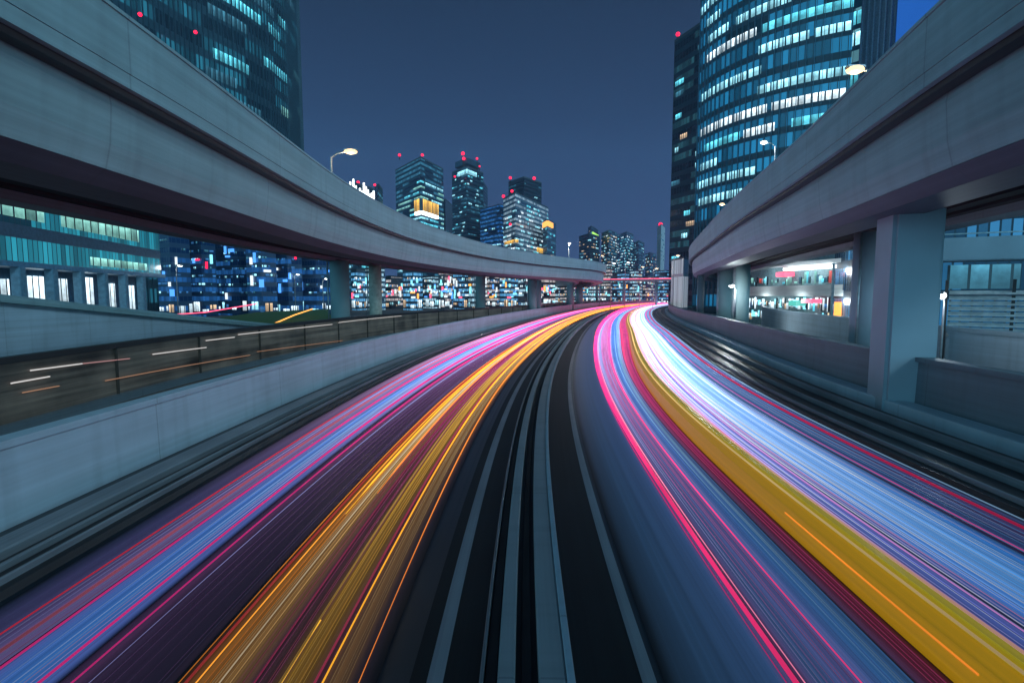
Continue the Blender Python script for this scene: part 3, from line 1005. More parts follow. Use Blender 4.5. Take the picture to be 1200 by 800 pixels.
while x < 640:
    wd = R.uniform(15, 24)
    low_block(x, x + wd, R.uniform(314, 326), 150 + R.uniform(-14, 30), WALLS[i % 3], ('white', 'cool', 'warm', 'blue', 'white'),
              '%s shop building from the left in the bright row seen under the left viaduct' % words[i], 80 + i, 'bright shops under the left viaduct', ('pinkred', 'sign_white', 'cyan', 'sign_white', 'blue', 'sign_white', 'cyan', 'orange', 'blue'), fh=1.9, win=.6, cap=90, prob=.55, run=(.3, 1.0))
    x += wd + .5
    i += 1
x = 640
i = 0
while x < 812:
    wd = R.uniform(13, 20)
    low_block(x, x + wd, R.uniform(308, 328), 240 + R.uniform(-10, 30), WALLS[(i + 1) % 3], ('white', 'warm', 'cool', 'warm'),
              '%s low building from the left in the far street beyond the bend' % words[i], 120 + i, 'low far street buildings beyond the bend', ('pinkred', 'orange', 'sign_white', 'teal', 'cyan'), fh=3.0, cap=24, prob=.5)
    x += wd + .6
    i += 1

# far footbridge with a red line of light
fb = empty('footbridge', 'far flat footbridge with a thin red light line crossing beyond the bend', 'bridge', None, (0, 0, 0))
a, b = pix(690, 330, 205), pix(800, 330, 190)
za = 9.2
for nm, dz, th, mt in (('deck', 0, .9, M['concrete']), ('light_line', .72, .3, LW['pinkred'])):
    V = [(a.x, a.y, za + dz), (b.x, b.y, za + dz), (b.x, b.y, za + dz + th), (a.x, a.y, za + dz + th)]
    d = (b - a).normalized()
    n_ = Vector((d.y, -d.x, 0)) * (.05 if nm != 'deck' else 0)
    V = [Vector(v) + n_ for v in V]
    V += [v + Vector((-d.y, d.x, 0)) * (3 if nm == 'deck' else .04) for v in V]
    link(nm, mesh(nm, V, [(0, 1, 2, 3), (7, 6, 5, 4), (0, 4, 5, 1), (3, 2, 6, 7), (1, 5, 6, 2), (0, 3, 7, 4)]), mt, fb)
for f in (.1, .4, .75):
    p = a.lerp(b, f)
    tube('pier', [(p.x, p.y + 1.5, -.3), (p.x, p.y + 1.5, za)], .5, M['concrete'], fb, 10)

# railing that closes the far bend
rl = empty('bend_railing', 'dark metal railing around the outside of the far bend', 'railing')
RP = Poly([tuple(road_pt(-11.2, v))[:2] for v in (96, 112, 130, 150, 170, 192, 216, 240, 268, 300)])
rs = [RP.L * i / 60 for i in range(61)]
sweep('plinth', [(-.1, -.3), (-.1, .75), (.15, .75), (.15, -.3)], RP, rs, M['concrete_dark'], rl)
sweep('top_rail', [(-.05, 1.9), (-.05, 2.0), (.05, 2.0), (.05, 1.9)], RP, rs, M['metal'], rl)
sweep('mid_rail', [(-.03, 1.3), (-.03, 1.36), (.03, 1.36), (.03, 1.3)], RP, rs, M['metal'], rl)
s = 0
while s < RP.L:
    p = RP(0, s, 0)
    tube('post', [(p.x, p.y, .75), (p.x, p.y, 1.98)], .05, M['metal'], rl, 6)
    s += 5

# -- ramp wall, guard rail and lawn on the far left
ramp = empty('ramp_wall', 'pale sloping ramp wall with a ledge, far left beyond the side road', 'wall')
RW_ = Poly([(-33, 2), (-31.5, 20), (-30.5, 34), (-29.5, 50), (-27.5, 66), (-25, 80)])
rs = [RW_.L * i / 40 for i in range(41)]
ztop = lambda s: max(.35, 4.5 - .112 * max(0, s - 26))
V, U, Fc = [], [], []
for s in rs:
    for u, z in ((0, -.3), (0, ztop(s) - .5), (-.5, ztop(s) - .5), (-.5, -.3)):
        V.append(RW_(u, s, z))
        U.append((s, z + u))
for i in range(len(rs) - 1):
    for j in range(4):
        Fc.append((i * 4 + j, i * 4 + (j + 1) % 4, i * 4 + 4 + (j + 1) % 4, i * 4 + 4 + j))
link('wall_face', mesh('wall_face', V, Fc, U), M['wall_pale'], ramp)
sweep('ledge', [(.35, -.49), (.35, -.2), (.1, 0), (-6, 0), (-6, -.49)], RW_, rs, M['concrete'], ramp, zf=ztop)
nb = empty('noise_barrier', 'brown noise barrier with a black top rail and pale light streaks, behind the left wall', 'barrier')
NP = Poly([(-13.9, -6), (-14.3, 6), (-14.8, 15), (-15.2, 24), (-14.4, 36), (-13.4, 45), (-10.4, 58), (-4.6, 76), (2.2, 96)] + [tuple(road_pt(-11.9, v))[:2] for v in (122, 150, 180, 210)])
ns_ = [NP.L * (i / 120) ** 1.4 for i in range(121)]
sweep('panel', [(0, -.02), (0, 2.0), (-.12, 2.0), (-.12, -.02)], NP, ns_, streaky('brown glossy panel', (.03, .022, .02), (.36, .25, .19), .32, .07, 4, .5, True, .5), nb)
sweep('top_rail', [(.08, 2.004), (.08, 2.2), (-.2, 2.2), (-.2, 2.004)], NP, ns_, M['steel_dark'], nb)
sweep('base_kerb', [(.3, -.3), (.3, .25), (.004, .25), (.004, -.3)], NP, ns_, M['concrete_dark'], nb)
s_ = 4.0
while s_ < NP.L:
    p, q = NP(.06, s_, 1.05), NP(.06, s_ + .2, 1.05)
    box('post', p, (.06, .08, 1.9), M['bark'], nb, math.atan2(q.y - p.y, q.x - p.x))
    s_ += 5.5


def on_barrier(x, y):
    """spot on the barrier's face surveyed from the photograph"""
    k = (x - 600) / F
    best = min((abs(NP(.05, v).x / max(.1, NP(.05, v).y) - k), v) for v in np.linspace(8, NP.L * .8, 500))
    v = best[1]
    return v, pix(x, y, NP(.05, v).y).z


for x0, y0, x1, y1, c_ in ((0, 449, 52, 441, 'white'), (34, 434, 92, 426, 'white'), (92, 426, 150, 420, 'pinkred'), (176, 415, 240, 407, 'white'), (240, 399, 272, 395, 'white'),
                           (279, 392, 388, 380, 'white'), (22, 460, 67, 452, 'orange'), (395, 378, 470, 370, 'white'), (300, 412, 400, 399, 'orange'), (120, 446, 290, 416, 'orange')):
    (sa, za_), (sb, zb_) = on_barrier(x0, y0), on_barrier(x1, y1)
    tube('light_line', [NP(.09, sa + (sb - sa) * f, za_ + (zb_ - za_) * f) for f in (0, .25, .5, .75, 1)], .022 if c_ == 'white' else .014, LW['strip_' + c_], nb, 6)  # glowing lines put in for headlight reflections on the panels
la = empty('lawn_bank', 'green sloping lawn bank with light trails beyond the side road', 'lawn')
lp = [pix(275, 382, 62), pix(392, 378, 74), pix(384, 362, 92), pix(300, 366, 84), pix(258, 372, 70)]
V = [tuple(p) for p in lp] + [(p.x, p.y, -.3) for p in lp]
n = len(lp)
link('turf', mesh('turf', V, [tuple(range(n))] + [(i, i + n, (i + 1) % n + n, (i + 1) % n) for i in range(n)]), M['grass'], la)
tube('bank_trail', [pix(262, 391 - 6, 64), pix(310, 384, 66), pix(345, 369, 74), pix(366, 362, 82)], .09, LW['orange'], la, 6)  # orange and red light trails built as glowing tubes
tube('bank_trail', [pix(180, 370, 66), pix(240, 366, 76), pix(300, 356, 86)], .07, LW['pinkred'], la, 6)

# -- right side: shop mall under the viaduct, bridge, louvres
mall = empty('shopping_arcade', 'brightly lit two storey shopping arcade seen beneath the right viaduct', 'arcade')
ma, mb = pix(872, 350, 84), pix(1018, 350, 62)
ml_ = [(ma.x, ma.y), (mb.x, mb.y)]
mL = math.hypot(mb.x - ma.x, mb.y - ma.y)
row_mesh('back_wall', ml_, 0, mL, -.3, 9.5, plain('arcade wall', (.12, .2, .22), .6), mall, .0)
row_mesh('floor_band', ml_, 0, mL, 3.9, 5.3, M['cladding'], mall, 1.6)
row_mesh('fascia', ml_, 0, mL, 8.0, 8.5, M['cladding'], mall, 1.0)
row_mesh('canopy', ml_, mL * .45, mL * .8, 7.4, 7.8, LW['white'], mall, 1.5)
s = .3
while s < mL - 1:
    w_ = R.uniform(.12, .42)
    z_ = R.uniform(1.9, 2.7)
    row_mesh('shop_window', ml_, s, s + w_ * R.uniform(.6, 1), R.uniform(.3, 1.0), R.uniform(1.2, 1.8), R.choice([RW['shop'], RW['cool'], RW['blue'], RW['warm'], RW['white'], LW['cyan']]), mall, .15)
    row_mesh('shop_window', ml_, s, s + w_, z_, R.uniform(2.8, 3.75), R.choice([RW['shop'], RW['cool'], RW['white'], RW['blue'], RW['warm'], RW['teal'], RW['shop'], RW['white'], LW['cyan']]), mall, .15)
    if R.random() < .6:
        row_mesh('shop_window', ml_, s, s + w_ * 1.1, R.uniform(5.35, 5.9), R.uniform(5.8, 7.2), R.choice([RW['green'], RW['teal'], RW['dim'], RW['cool'], RW['red']]), mall, .15)
    s += w_ + R.uniform(.02, .2)
for (f0, f1, a0, a1, k) in ((.86, .90, .3, 3.2, 'orange'), (.40, .47, 6.6, 7.2, 'pinkred'), (.62, .7, 3.0, 3.5, 'pinkred'), (.52, .58, 2.6, 3.3, 'teal')):
    row_mesh('shop_sign', ml_, mL * f0, mL * f1, a0, a1, LW[k], mall, 1.7)
for f in (.2, .5, .8):
    q = ma.lerp(mb, f)
    for z_ in (3.3, 6.9):
        li = bpy.data.lights.new('ceiling_light', 'POINT')
        li.energy = 240
        li.color = (.8, .95, 1)
        li.shadow_soft_size = .5
        lo = bpy.data.objects.new('ceiling_light', li)
        lo.location = (q.x - 1.3, q.y - 3.0, z_)
        lo.parent = mall
        col.objects.link(lo)
p = pix(975, 350, 60)
tube('canopy_post', [(p.x, p.y, -.3), (p.x, p.y, 7.6)], .14, M['white'], mall)

rw = empty('concrete_wall', 'pale teal retaining wall behind the dark right wall, below the arcade', 'wall')
P2 = Poly([(19.5, 8), (19.8, 20), (22.3, 36), (27, 54), (33, 70)])
rs = [P2.L * i / 30 for i in range(31)]
sweep('wall_face', [(0, -.3), (0, 2.35), (.4, 2.35), (.4, -.3)], P2, rs, M['wall_pale'], rw)
sweep('coping', [(-.08, 2.354), (-.08, 2.55), (.48, 2.55), (.48, 2.354)], P2, rs, M['wall_pale'], rw)

lv = empty('louvre_fence', 'horizontal louvred screen on the pale wall at the right edge', 'fence')
la_, lb_ = pix(1112, 350, 24.6), pix(1290, 350, 21.5)
d = (lb_ - la_).normalized()
ang = math.atan2(d.y, d.x)
ln = Vector((lb_.x - la_.x, lb_.y - la_.y)).length
mid = (la_ + lb_) / 2
for k in range(9):
    bm = bmesh.new()
    box_into(bm, Vector((0, 0, 0)), (ln, .22, .05))
    bmesh.ops.rotate(bm, verts=bm.verts, cent=(0, 0, 0), matrix=Matrix.Rotation(.7, 3, 'X'))
    bmesh.ops.transform(bm, matrix=Matrix.Translation((mid.x, mid.y, 2.2 + k * .24)) @ Matrix.Rotation(ang, 4, 'Z'), verts=bm.verts)
    me = bpy.data.meshes.new('louvre_blade')
    bm.to_mesh(me)
    bm.free()
    link('louvre_blade', me, M['white'], lv)
for f in (.02, .5, .98):
    p = la_.lerp(lb_, f)
    box('post', (p.x - d.y * -.2, p.y + d.x * .2, 2.2), (.12, .12, 5), M['black'], lv, ang)
box('plinth', (mid.x, mid.y, .8), (ln, .3, 2.4), M['wall_pale'], lv, ang)

pb = empty('pedestrian_bridge', 'pale horizontal bridge beam at the right edge in front of blue windows', 'bridge')
pa, pb_ = pix(1020, 300, 38), pix(1330, 300, 32)
d = (pb_ - pa).normalized()
ang = math.atan2(d.y, d.x)
mid = (pa + pb_) / 2
ln = (pb_ - pa).length
box('beam', (mid.x, mid.y, 7.0), (ln, 2.2, 1.5), M['wall_pale'], pb, ang, .06)
box('rail', (mid.x, mid.y - 1.0, 8.0), (ln, .08, .08), M['metal'], pb, ang)
box('pier', (pix(1045, 300, 39).x, 38.6, 3), (1.4, 1.2, 6.5), M['concrete'], pb, ang, .05)
rp_, rpb = px(1040, 52), px(1340, 44)
rb2, l_, L_, o_ = building('office_block', 'blue glazed office block behind the right bridge beam', 'building', [rp_, rpb, (rpb[0] + 4, rpb[1] + 16), (rp_[0] + 4, rp_[1] + 16)], 15, facade('blue strip glazing', (.015, .06, .12), (.02, .05, .08), .8, 3.6, (.06, .36, .75), .8, .45, .75, .2, .2), None, 3.6, 2.2, ('blue', 'cool', 'blue', 'dim'), .5, (2, 6), 30, zmin=3, seed=77)

# ------------------------------------------------------------------ street lamps
def lamp(label, x, y, z0, z1, arm, power, colr, mat, mast=.09, group=None, head=(.6, .24, .12)):
    l = empty('street_lamp', label, 'street lamp', group, (x, y, z0))
    h = z1 - z0
    tube('pole', [(0, 0, 0), (0, 0, h * .5), (0, 0, h - .3), (arm[0] * .3, arm[1] * .3, h - .02), (arm[0], arm[1], h + .1)], [mast, mast * .85, mast * .7, mast * .6, mast * .55], M['metal'], l)
    ang = math.atan2(arm[1], arm[0])
    box('lamp_head', (arm[0], arm[1], h + .16), head, M['metal'], l, ang, .04)
    ball('lamp_lens', (arm[0], arm[1], h + .06), .5, mat, l, (head[0] * .95, head[0] * .75, .3))
    li = bpy.data.lights.new('lamp_light', 'POINT')
    li.energy = power
    li.color = colr
    li.shadow_soft_size = .25
    lo = bpy.data.objects.new('lamp_light', li)
    lo.parent = l
    lo.location = (arm[0], arm[1], h - .25)
    col.objects.link(lo)
    return l


p = pix(411, 179, 33)
lamp('warm street lamp glowing above the left viaduct in the sky gap', p.x - 1.2, p.y, 9.2, p.z, (1.2, 0), 300, (1, .8, .5), LW['warm'], head=(.85, .28, .13))
p = pix(1002, 84, 21)
lamp('warm street lamp above the right viaduct in front of the ribbed wing', p.x + 1.3, p.y, 9.2, p.z, (-1.3, 0), 300, (1, .8, .5), LW['warm'], head=(.7, .26, .13))
p = pix(895, 168, 46)
lamp('white street lamp on the right viaduct in front of the curved tower', p.x + 1, p.y, 9.2, p.z, (-1, 0), 250, (.85, .95, 1), LW['white'])
p = pix(846, 240, 62)
lamp('small warm lamp on the far part of the right viaduct', p.x + 1, p.y, 9.2, p.z, (-1, 0), 400, (1, .85, .65), LW['warm'])
p = pix(1104, 345, 20.5)
lamp('small white lamp on a short pole beside the near right column', p.x + .35, p.y + .3, -.3, p.z - .1, (-.35, -.3), 90, (.75, .9, 1), LW['white'], .05, None, (.34, .2, .1))
p = pix(857, 336, 50)
lamp('white flood lamp between the two far right columns', p.x, p.y - 1, 1.9, p.z, (-.5, -.3), 700, (.85, .97, 1), LW['white'])
for i, (x_, y_, D_, nm, c_, e_) in enumerate(((668, 293, 98, 'left', (1, .95, .85), 900), (655, 300, 92, 'inner', (.9, .97, 1), 0))[:1]):
    p = pix(x_, y_, D_)
    lamp('white street lamp over the far bend of the left viaduct', p.x, p.y + 2, 9.2, 13.5, (0, -1), e_, c_, LW['white'])
spots = [(716, 309, 150, 'white'), (733, 308, 150, 'white'), (703, 300, 180, 'warm'), (750, 313, 170, 'warm'), (766, 315, 160, 'warm'), (790, 300, 130, 'warm'), (644, 300, 170, 'warm')]
names = ['white street lamp left of two in the far gap between the viaducts', 'white street lamp right of two in the far gap between the viaducts', 'warm street lamp just right of the left viaduct tip',
         'warm lamp below the dark blue far block', 'warm lamp in front of the slim white tower', 'warm lamp below the tip of the right viaduct', 'warm lamp above the left viaduct far edge under the skyline']
for (x_, y_, D_, c_), nm in zip(spots, names):
    p = pix(x_, y_, D_)
    lamp(nm, p.x, p.y, -.3, p.z, (.8, -.6), 250, (1, .85, .65) if c_ == 'warm' else (.9, .97, 1), LW[c_], .1, None, (1.1, .6, .3))
for i, (x_, y_, D_) in enumerate(((206, 312, 80), (345, 322, 110), (378, 327, 105))):
    p = pix(x_, y_, D_)
    lamp(('thin street lamp right of the teal office building', 'street lamp behind the lawn bank, left of two near the pillar', 'street lamp behind the lawn bank right beside the left pillar')[i], p.x, p.y, -.3, p.z, (.9, -.4), 200, (.9, .97, 1), LW['white'], .09, None, (.8, .4, .2))

# ------------------------------------------------------------------ light trails along the lanes (solid glowing lines lying on the road)
GC = {}


def gmat(c, near, far):
    k = (c, near, far)
    if k not in GC:
        GC[k] = glow('light line', c, 1.0, (near, far))
    return GC[k]


def trail(label, u, r, c, near=1.0, far=2.2, t0=-1, t1=320, group=None, flat=1.0, grow=.0014, name='light_trail'):
    ts = steps(t0, t1, .8, .02)
    n = 6
    V, U, Fc = [], [], []
    for t in ts:
        rr = r + grow * max(0, t - 6)
        if t - t0 < 1.0 and t0 > 0:
            rr *= .35
        for k in range(n):
            a = 2 * math.pi * k / n
            q = road_pt(u + math.cos(a) * rr * flat, t, .03 + rr * (1 + math.sin(a)) * .8)
            V.append(q)
            U.append((t, k / n))
    for i in range(len(ts) - 1):
        for k in range(n):
            a, b = i * n + k, i * n + (k + 1) % n
            Fc.append((a, a + n, b + n, b))
    Fc += [tuple(range(n)), tuple(range((len(ts) - 1) * n, len(ts) * n))[::-1]]
    return tag(link(name, mesh(name, V, Fc, U, True), gmat(c, near, far)), label, 'light trail', group)


def band(label, u0, u1, stops, near=1.0, far=2.0, farmix=None, scale=9.0, contrast=1.0, seed=0.0, h=.012):
    """broad soft light trail: its brightness is streaked across the width and fades out at both borders"""
    m, ns, ls, b = newmat('light band')
    tcn = N(ns, 'ShaderNodeTexCoord')
    sx = N(ns, 'ShaderNodeSeparateXYZ')
    ls.new(tcn.outputs['UV'], sx.inputs[0])
    cr = N(ns, 'ShaderNodeValToRGB')
    el = cr.color_ramp.elements
    el[0].position, el[0].color = stops[0][0], (*stops[0][1], 1)
    el[1].position, el[1].color = stops[-1][0], (*stops[-1][1], 1)
    for p_, c_ in stops[1:-1]:
        q = el.new(p_)
        q.color = (*c_, 1)
    W = u1 - u0
    ls.new(math_(ns, ls, 'DIVIDE', sx.outputs[1], W), cr.inputs[0])
    tot = None
    for sc_, al, wt in ((scale, .004, .55), (scale * 4.3, .02, .3), (scale * 11, .05, .25)):
        mp = N(ns, 'ShaderNodeMapping')
        mp.inputs['Scale'].default_value = (al, sc_, 1)
        mp.inputs['Location'].default_value = (seed, seed * 3.7, 0)
        ls.new(tcn.outputs['UV'], mp.inputs[0])
        no = N(ns, 'ShaderNodeTexNoise')
        no.inputs['Scale'].default_value = 1
        no.inputs['Detail'].default_value = 3
        ls.new(mp.outputs[0], no.inputs[0])
        v = math_(ns, ls, 'MULTIPLY', no.outputs[0], wt)
        tot = v if tot is None else math_(ns, ls, 'ADD', tot, v)
    q = N(ns, 'ShaderNodeMapRange')
    q.inputs[1].default_value, q.inputs[2].default_value = .55 - .22 / contrast, .55 + .22 / contrast
    q.inputs[3].default_value, q.inputs[4].default_value = .35, 1.65
    ls.new(tot, q.inputs[0])
    d = N(ns, 'ShaderNodeMapRange', interpolation_type='SMOOTHSTEP')
    d.inputs[1].default_value, d.inputs[2].default_value = 4, 46
    d.inputs[3].default_value, d.inputs[4].default_value = near, far
    ls.new(sx.outputs[0], d.inputs[0])
    c_out = cr.outputs[0]
    if farmix:
        f = N(ns, 'ShaderNodeMapRange')
        f.inputs[1].default_value, f.inputs[2].default_value = 9, 48
        f.inputs[4].default_value = .85
        ls.new(sx.outputs[0], f.inputs[0])
        mx = N(ns, 'ShaderNodeMix', data_type='RGBA')
        ls.new(f.outputs[0], mx.inputs[0])
        ls.new(c_out, mx.inputs[6])
        mx.inputs[7].default_value = (*farmix, 1)
        lum = math_(ns, ls, 'MINIMUM', math_(ns, ls, 'MULTIPLY', N(ns, 'ShaderNodeRGBToBW').outputs[0], 1), 1) if False else None
        c_out = mx.outputs[2]
    # soft borders
    v = math_(ns, ls, 'DIVIDE', sx.outputs[1], W)
    edge = math_(ns, ls, 'MULTIPLY', v, math_(ns, ls, 'SUBTRACT', 1.0, v))
    sm = N(ns, 'ShaderNodeMapRange', interpolation_type='SMOOTHSTEP')
    sm.inputs[1].default_value, sm.inputs[2].default_value = 0.0, 0.11
    ls.new(edge, sm.inputs[0])
    ls.new(c_out, b.inputs['Emission Color'])
    ls.new(math_(ns, ls, 'MULTIPLY', math_(ns, ls, 'MULTIPLY', q.outputs[0], d.outputs[0]), sm.outputs[0]), b.inputs['Emission Strength'])
    b.inputs['Base Color'].default_value = (.010, .012, .018, 1)
    b.inputs['Roughness'].default_value = .42
    b.inputs['Specular IOR Level'].default_value = .22
    k = 8
    prof = [(u0 + W * i / k, h) for i in range(k + 1)]
    o = sweep('light_band', prof, road_pt, steps(-1, 320, .8, .02), m, None, closed=False)
    return tag(o, label, 'light trail')


def bundle(label, group, n, u0, u1, cols, near, far, r=(.004, .011), seed=1, t1=320):
    rr = random.Random(seed)
    for k in range(n):
        u = u0 + (u1 - u0) * (k + rr.uniform(.1, .9)) / n
        c = rr.choice(cols)
        b = rr.choice((.85, 1, 1, 1.2, 1.6))
        trail(label, u, rr.uniform(*r), c, near * b * .6, far * b, t1=t1, group=group)


PINK, MAG, RED = (1.0, .03, .20), (.85, .02, .26), (.95, .02, .07)
LAV, BLU, WHT, ORG, YEL, TAN = (.42, .42, .95), (.10, .26, .80), (.80, .88, 1.0), (1.0, .30, .02), (1.0, .52, .03), (.75, .42, .14)
# left carriageway: broad soft bands first
band('broad soft lavender light band under the red trail, nearest the left wall', -7.15, -5.85, [(0, (.01, .02, .06)), (.45, (.10, .09, .28)), (.8, (.26, .20, .52)), (1, (.2, .2, .6))], .34, 1.4, (.75, .38, .68), 6, .7, 1.0)
band('broad blue light band between two magenta trails in the left lane', -6.08, -5.22, [(0, (.10, .18, .6)), (.5, (.06, .27, .85)), (1, (.10, .18, .6))], .40, 1.3, (.62, .55, .95), 6, .7, 2.0, h=.016)
band('broad dim purple light band between the magenta and the orange trails', -5.3, -3.75, [(0, (.20, .10, .30)), (.3, (.09, .05, .14)), (.7, (.045, .03, .075)), (1, (.08, .04, .06))], .2, 1.1, (.30, .13, .26), 6, .8, 3.0)
band('broad tan and orange light band of the left lane', -4.05, -1.95, [(0, (.12, .05, .03)), (.14, (.40, .16, .03)), (.28, (.38, .20, .06)), (.40, (.07, .03, .05)), (.48, (.10, .04, .04)), (.56, (.32, .17, .03)), (.64, (.30, .15, .02)), (.71, (.07, .025, .05)), (.80, (.25, .13, .05)), (.9, (.03, .02, .04)), (1, (.02, .02, .04))], .32, 1.35, (.85, .33, .03), 10, 1.2, 4.0, h=.016)
trail('red light trail nearest the left wall', -6.55, .012, RED, .32, 1.4)
trail('magenta light trail at the left border of the blue band', -6.0, .016, MAG, .42, 2.0)
trail('magenta light trail at the right border of the blue band in the left lane', -5.40, .018, MAG, .5, 2.0)
trail('thinner magenta light trail next to the purple asphalt in the left lane', -5.07, .012, MAG, .45, 1.6)
trail('pale thin light trail at the left edge of the purple band', -4.9, .004, LAV, .35, 1.0)
trail('pink light trail between the red one and the blue band of the left lane', -6.25, .022, (1, .2, .35), .14, 1.4)
bundle('fine blue light line in the blue band between magenta trails', 'fine blue lines of the left lane', 7, -5.95, -5.45, (BLU, LAV, (.3, .5, 1)), .5, 1.4, (.003, .007), 2)
bundle('fine lavender light line beside the red trail on the far left lane', 'fine lavender lines by the red trail', 7, -6.5, -6.03, (LAV, (.55, .2, .55)), .25, 1.0, (.003, .007), 3)
bundle('fine purple light line on the dim purple band of the left lane', 'fine purple lines of the left lane', 6, -4.8, -4.05, ((.3, .12, .4), (.2, .15, .4)), .18, .6, (.002, .004), 4)
trail('orange light trail along the left border of the orange bundle', -3.98, .006, ORG, .42, 2.2)
trail('red light trail inside the left border of the orange bundle', -3.90, .018, (.9, .06, .05), .22, 1.0)
trail('bright orange light trail with a forked end in the left lane', -3.80, .009, (1, .36, .03), .9, 2.6)
trail('pale tan light trail right of the forked orange trail', -3.56, .009, (.9, .7, .45), .4, 1.6)
trail('maroon light trail in the middle of the orange bundle', -3.2, .010, (.5, .03, .12), .35, 1.0)
trail('bright yellow short light streak low in the left lane', -2.92, .010, YEL, 1.2, 1.2, 5.0, 6.1)
trail('bright orange short light streak in the middle of the orange bundle', -3.42, .011, (1, .25, .03), 1.0, 2.2, 10.2, 200)
trail('yellow light streak that starts at the fork in the left lane', -3.70, .014, YEL, 1.0, 2.2, 9.2, 200)
trail('maroon light trail left of the bright yellow-orange trail', -2.58, .014, (.5, .03, .10), .4, 1.2)
trail('bright yellow-orange light trail running the whole left lane', -2.50, .011, (1, .42, .02), 1.0, 2.8)
trail('thin orange light trail closest to the median', -2.13, .0055, (1, .28, .03), .75, 2.6)
bundle('fine tan light line within the orange bundle', 'fine tan lines of the orange bundle', 7, -3.74, -3.44, (TAN, (.9, .5, .2), ORG), .4, 1.6, (.003, .008), 5)
bundle('fine mustard light line in the middle of the orange bundle', 'fine mustard lines of the orange bundle', 7, -2.98, -2.68, ((.62, .34, .05), YEL, (.8, .4, .05)), .4, 1.6, (.003, .007), 6)
bundle('fine brown light line beside the bright yellow-orange trail', 'fine brown lines near the median', 5, -2.44, -2.22, ((.5, .3, .12), (.6, .3, .1)), .3, 1.2, (.003, .006), 7)
bundle('fine maroon light line between the tan and mustard lines', 'fine maroon lines of the orange bundle', 7, -3.4, -2.9, ((.55, .05, .16), (.4, .05, .2)), .35, .9, (.002, .005), 8)
# right carriageway, left of the yellow band
band('broad dim blue sheen on the road between the white edge line and the hot pink trail', 1.02, 2.6, [(0, (.008, .02, .035)), (.35, (.022, .065, .15)), (.75, (.04, .105, .27)), (1, (.14, .07, .25))], .5, .7, (.07, .09, .20), 4, .6, 5.0)  # sky reflection on the asphalt, put in as blue emission
band('broad violet-blue light band between the hot pink trail and the yellow band', 2.35, 3.88, [(0, (.25, .04, .2)), (.18, (.06, .14, .36)), (.45, (.14, .15, .46)), (.62, (.05, .19, .50)), (.82, (.05, .17, .42)), (1, (.22, .03, .11))], .42, 1.7, (.55, .38, .85), 7, 1.1, 6.0, h=.016)
band('broad maroon light band at the foot of the yellow band', 3.60, 4.02, [(0, (.14, .08, .25)), (.4, (.20, .03, .10)), (.8, (.22, .02, .06)), (1, (.1, .01, .03))], .22, 1.8, (.85, .02, .12), 9, 1.1, 7.0, h=.02)
trail('broad hot pink light trail nearest the median in the right lane', 2.36, .026, PINK, .6, 3.0, flat=1.3, grow=.0022)
trail('pale pink light trail on the right side of the hot pink one', 2.46, .007, (1, .25, .42), .8, 2.4)
trail('magenta thin light trail on the left side of the hot pink one', 2.27, .007, MAG, .4, 1.8)
trail('pink light trail in the middle between hot pink and yellow', 3.04, .010, (1, .05, .25), .75, 2.6)
bundle('fine blue light line between the middle pink trail and yellow band', 'fine blue lines left of the yellow band', 8, 3.1, 3.5, (BLU, LAV, (.3, .6, 1)), .3, 1.2, (.002, .006), 9)
bundle('fine violet light line between hot pink and middle pink trail', 'fine violet lines of the right lane', 7, 2.55, 3.0, ((.35, .22, .75), LAV, (.7, .2, .6)), .3, 1.2, (.002, .006), 10)
bundle('fine maroon light line at the foot of the yellow band', 'fine maroon lines by the yellow band', 4, 3.74, 3.95, ((.42, .03, .16), (.6, .05, .2)), .35, 1.1, (.003, .007), 11)

# the yellow band: a solid low glowing wall
yb = empty('yellow_light_band', 'broad solid yellow band rising from the road between the two right traffic streams', 'light band')
ym, ns, ls, b_ = newmat('glowing yellow')
tcn = N(ns, 'ShaderNodeTexCoord')
mp = N(ns, 'ShaderNodeMapping')
mp.inputs['Scale'].default_value = (.03, 16, 1)
ls.new(tcn.outputs['UV'], mp.inputs[0])
no = N(ns, 'ShaderNodeTexNoise')
no.inputs['Scale'].default_value = 1
no.inputs['Detail'].default_value = 5
ls.new(mp.outputs[0], no.inputs[0])
b_.inputs['Base Color'].default_value = (.55, .32, .008, 1)
b_.inputs['Roughness'].default_value = .32
b_.inputs['Emission Color'].default_value = (1, .46, .003, 1)
ls.new(math_(ns, ls, 'MULTIPLY_ADD', no.outputs[0], .34, .06), b_.inputs['Emission Strength'])
sweep('side_face', [(4.0, .03), (4.02, .12), (4.10, .36), (4.22, .47), (4.3, .40), (4.3, .03)], road_pt, TS, ym, yb)
ym2 = ym.copy()
ym2.name = 'glowing olive yellow'
q = ym2.node_tree.nodes['Principled BSDF']
q.inputs['Emission Color'].default_value = (.80, .58, .01, 1)
q.inputs['Base Color'].default_value = (.42, .34, .02, 1)
sweep('top_face', [(4.305, .03), (4.305, .44), (4.34, .50), (4.50, .47), (4.58, .36), (4.6, .03)], road_pt, TS, ym2, yb)
sweep('ridge_line', [(4.235, .468), (4.245, .485), (4.265, .49), (4.28, .47)], road_pt, TS, gmat((.85, .6, .25), .35, 1.8), yb)
sweep('accent_line', [(4.068, .25), (4.05, .26), (4.055, .27), (4.075, .275)], road_pt, steps(5, 9.0), gmat((1, .28, .02), .9, .9), yb)
sweep('edge_line', [(4.52, .462), (4.53, .48), (4.56, .47), (4.56, .42)], road_pt, TS, gmat((.9, .5, .4), .4, 2.0), yb)

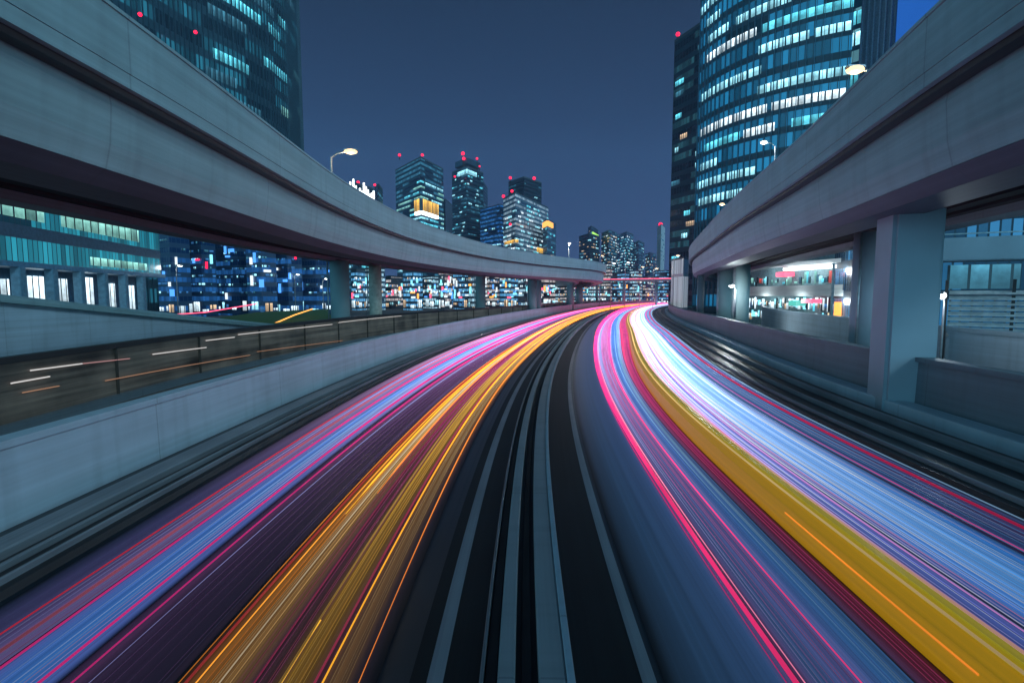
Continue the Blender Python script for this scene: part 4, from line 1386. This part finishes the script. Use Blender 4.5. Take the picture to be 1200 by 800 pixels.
# right of the yellow band
band('broad lavender light band right against the yellow band', 4.62, 5.95, [(0, (.35, .12, .3)), (.2, (.14, .17, .58)), (.6, (.09, .17, .62)), (1, (.12, .28, .80))], .36, 2.0, (.80, .72, 1.0), 8, 1.2, 8.0)
band('broad white-blue light band, the brightest of the right stream', 5.55, 7.35, [(0, (.06, .15, .62)), (.25, (.06, .27, .86)), (.5, (.11, .42, 1.0)), (.75, (.04, .25, .75)), (1, (.03, .10, .38))], .52, 2.1, (.86, .92, 1.0), 6, 1.3, 9.0, h=.016)
band('broad dim indigo light band beside the right rails', 6.95, 8.55, [(0, (.06, .13, .36)), (.35, (.04, .07, .22)), (.7, (.05, .05, .16)), (1, (.03, .06, .13))], .42, 1.1, (.11, .17, .42), 8, 1.3, 10.0)
for k, (u, r, c, a, b, nm) in enumerate((
        (4.78, .008, (1, .35, .55), .55, 2.2, 'pale pink light trail right against the yellow band'),
        (5.12, .006, (1, .25, .55), .5, 2.0, 'thin pink light trail in the lavender zone right of the yellow band'),
        (5.50, .007, (.9, .3, .8), .5, 2.2, 'orchid light trail on the left border of the white bundle'),
        (7.35, .009, (.9, .08, .35), .40, 1.5, 'thin crimson light trail right of the white bundle'),
        (8.08, .026, (.75, .01, .10), .30, 1.0, 'wide crimson light trail beside the right rails'),
        (8.40, .008, (.25, .45, .7), .35, 1.2, 'pale blue light trail along the edge of the right rails'))):
    trail(nm, u, r, c, a, b)
bundle('fine lavender light line between the yellow band and the white bundle', 'fine lavender lines right of the yellow band', 14, 4.84, 5.75, (LAV, (.22, .26, .85), (.8, .4, .8), (.7, .75, 1)), .4, 2.2, (.003, .008), 12)
bundle('fine white-blue light line of the wide bright band in the right stream', 'white-blue lines of the right stream', 20, 5.75, 6.95, (WHT, (.35, .58, 1.0), (.2, .45, 1)), .40, 2.6, (.002, .007), 13)
bundle('fine indigo light line between the white bundle and the right rails', 'fine indigo lines by the right rails', 12, 7.05, 8.3, ((.13, .2, .62), (.1, .3, .7), (.3, .4, .8)), .3, 1.0, (.003, .007), 14)
# ------------------------------------------------------------------ night haze over the city
hm = bpy.data.materials.new('night haze')
hm.use_nodes = True
ns, ls = hm.node_tree.nodes, hm.node_tree.links
ns.clear()
ho = ns.new('ShaderNodeOutputMaterial')
pv = ns.new('ShaderNodeVolumePrincipled')
pv.inputs['Color'].default_value = (.50, .68, 1, 1)
pv.inputs['Density'].default_value = .0003
ls.new(pv.outputs[0], ho.inputs['Volume'])
hx = box('haze', (0, 390, 128.5), (880, 1180, 261), hm)
tag(hx, kind='stuff')
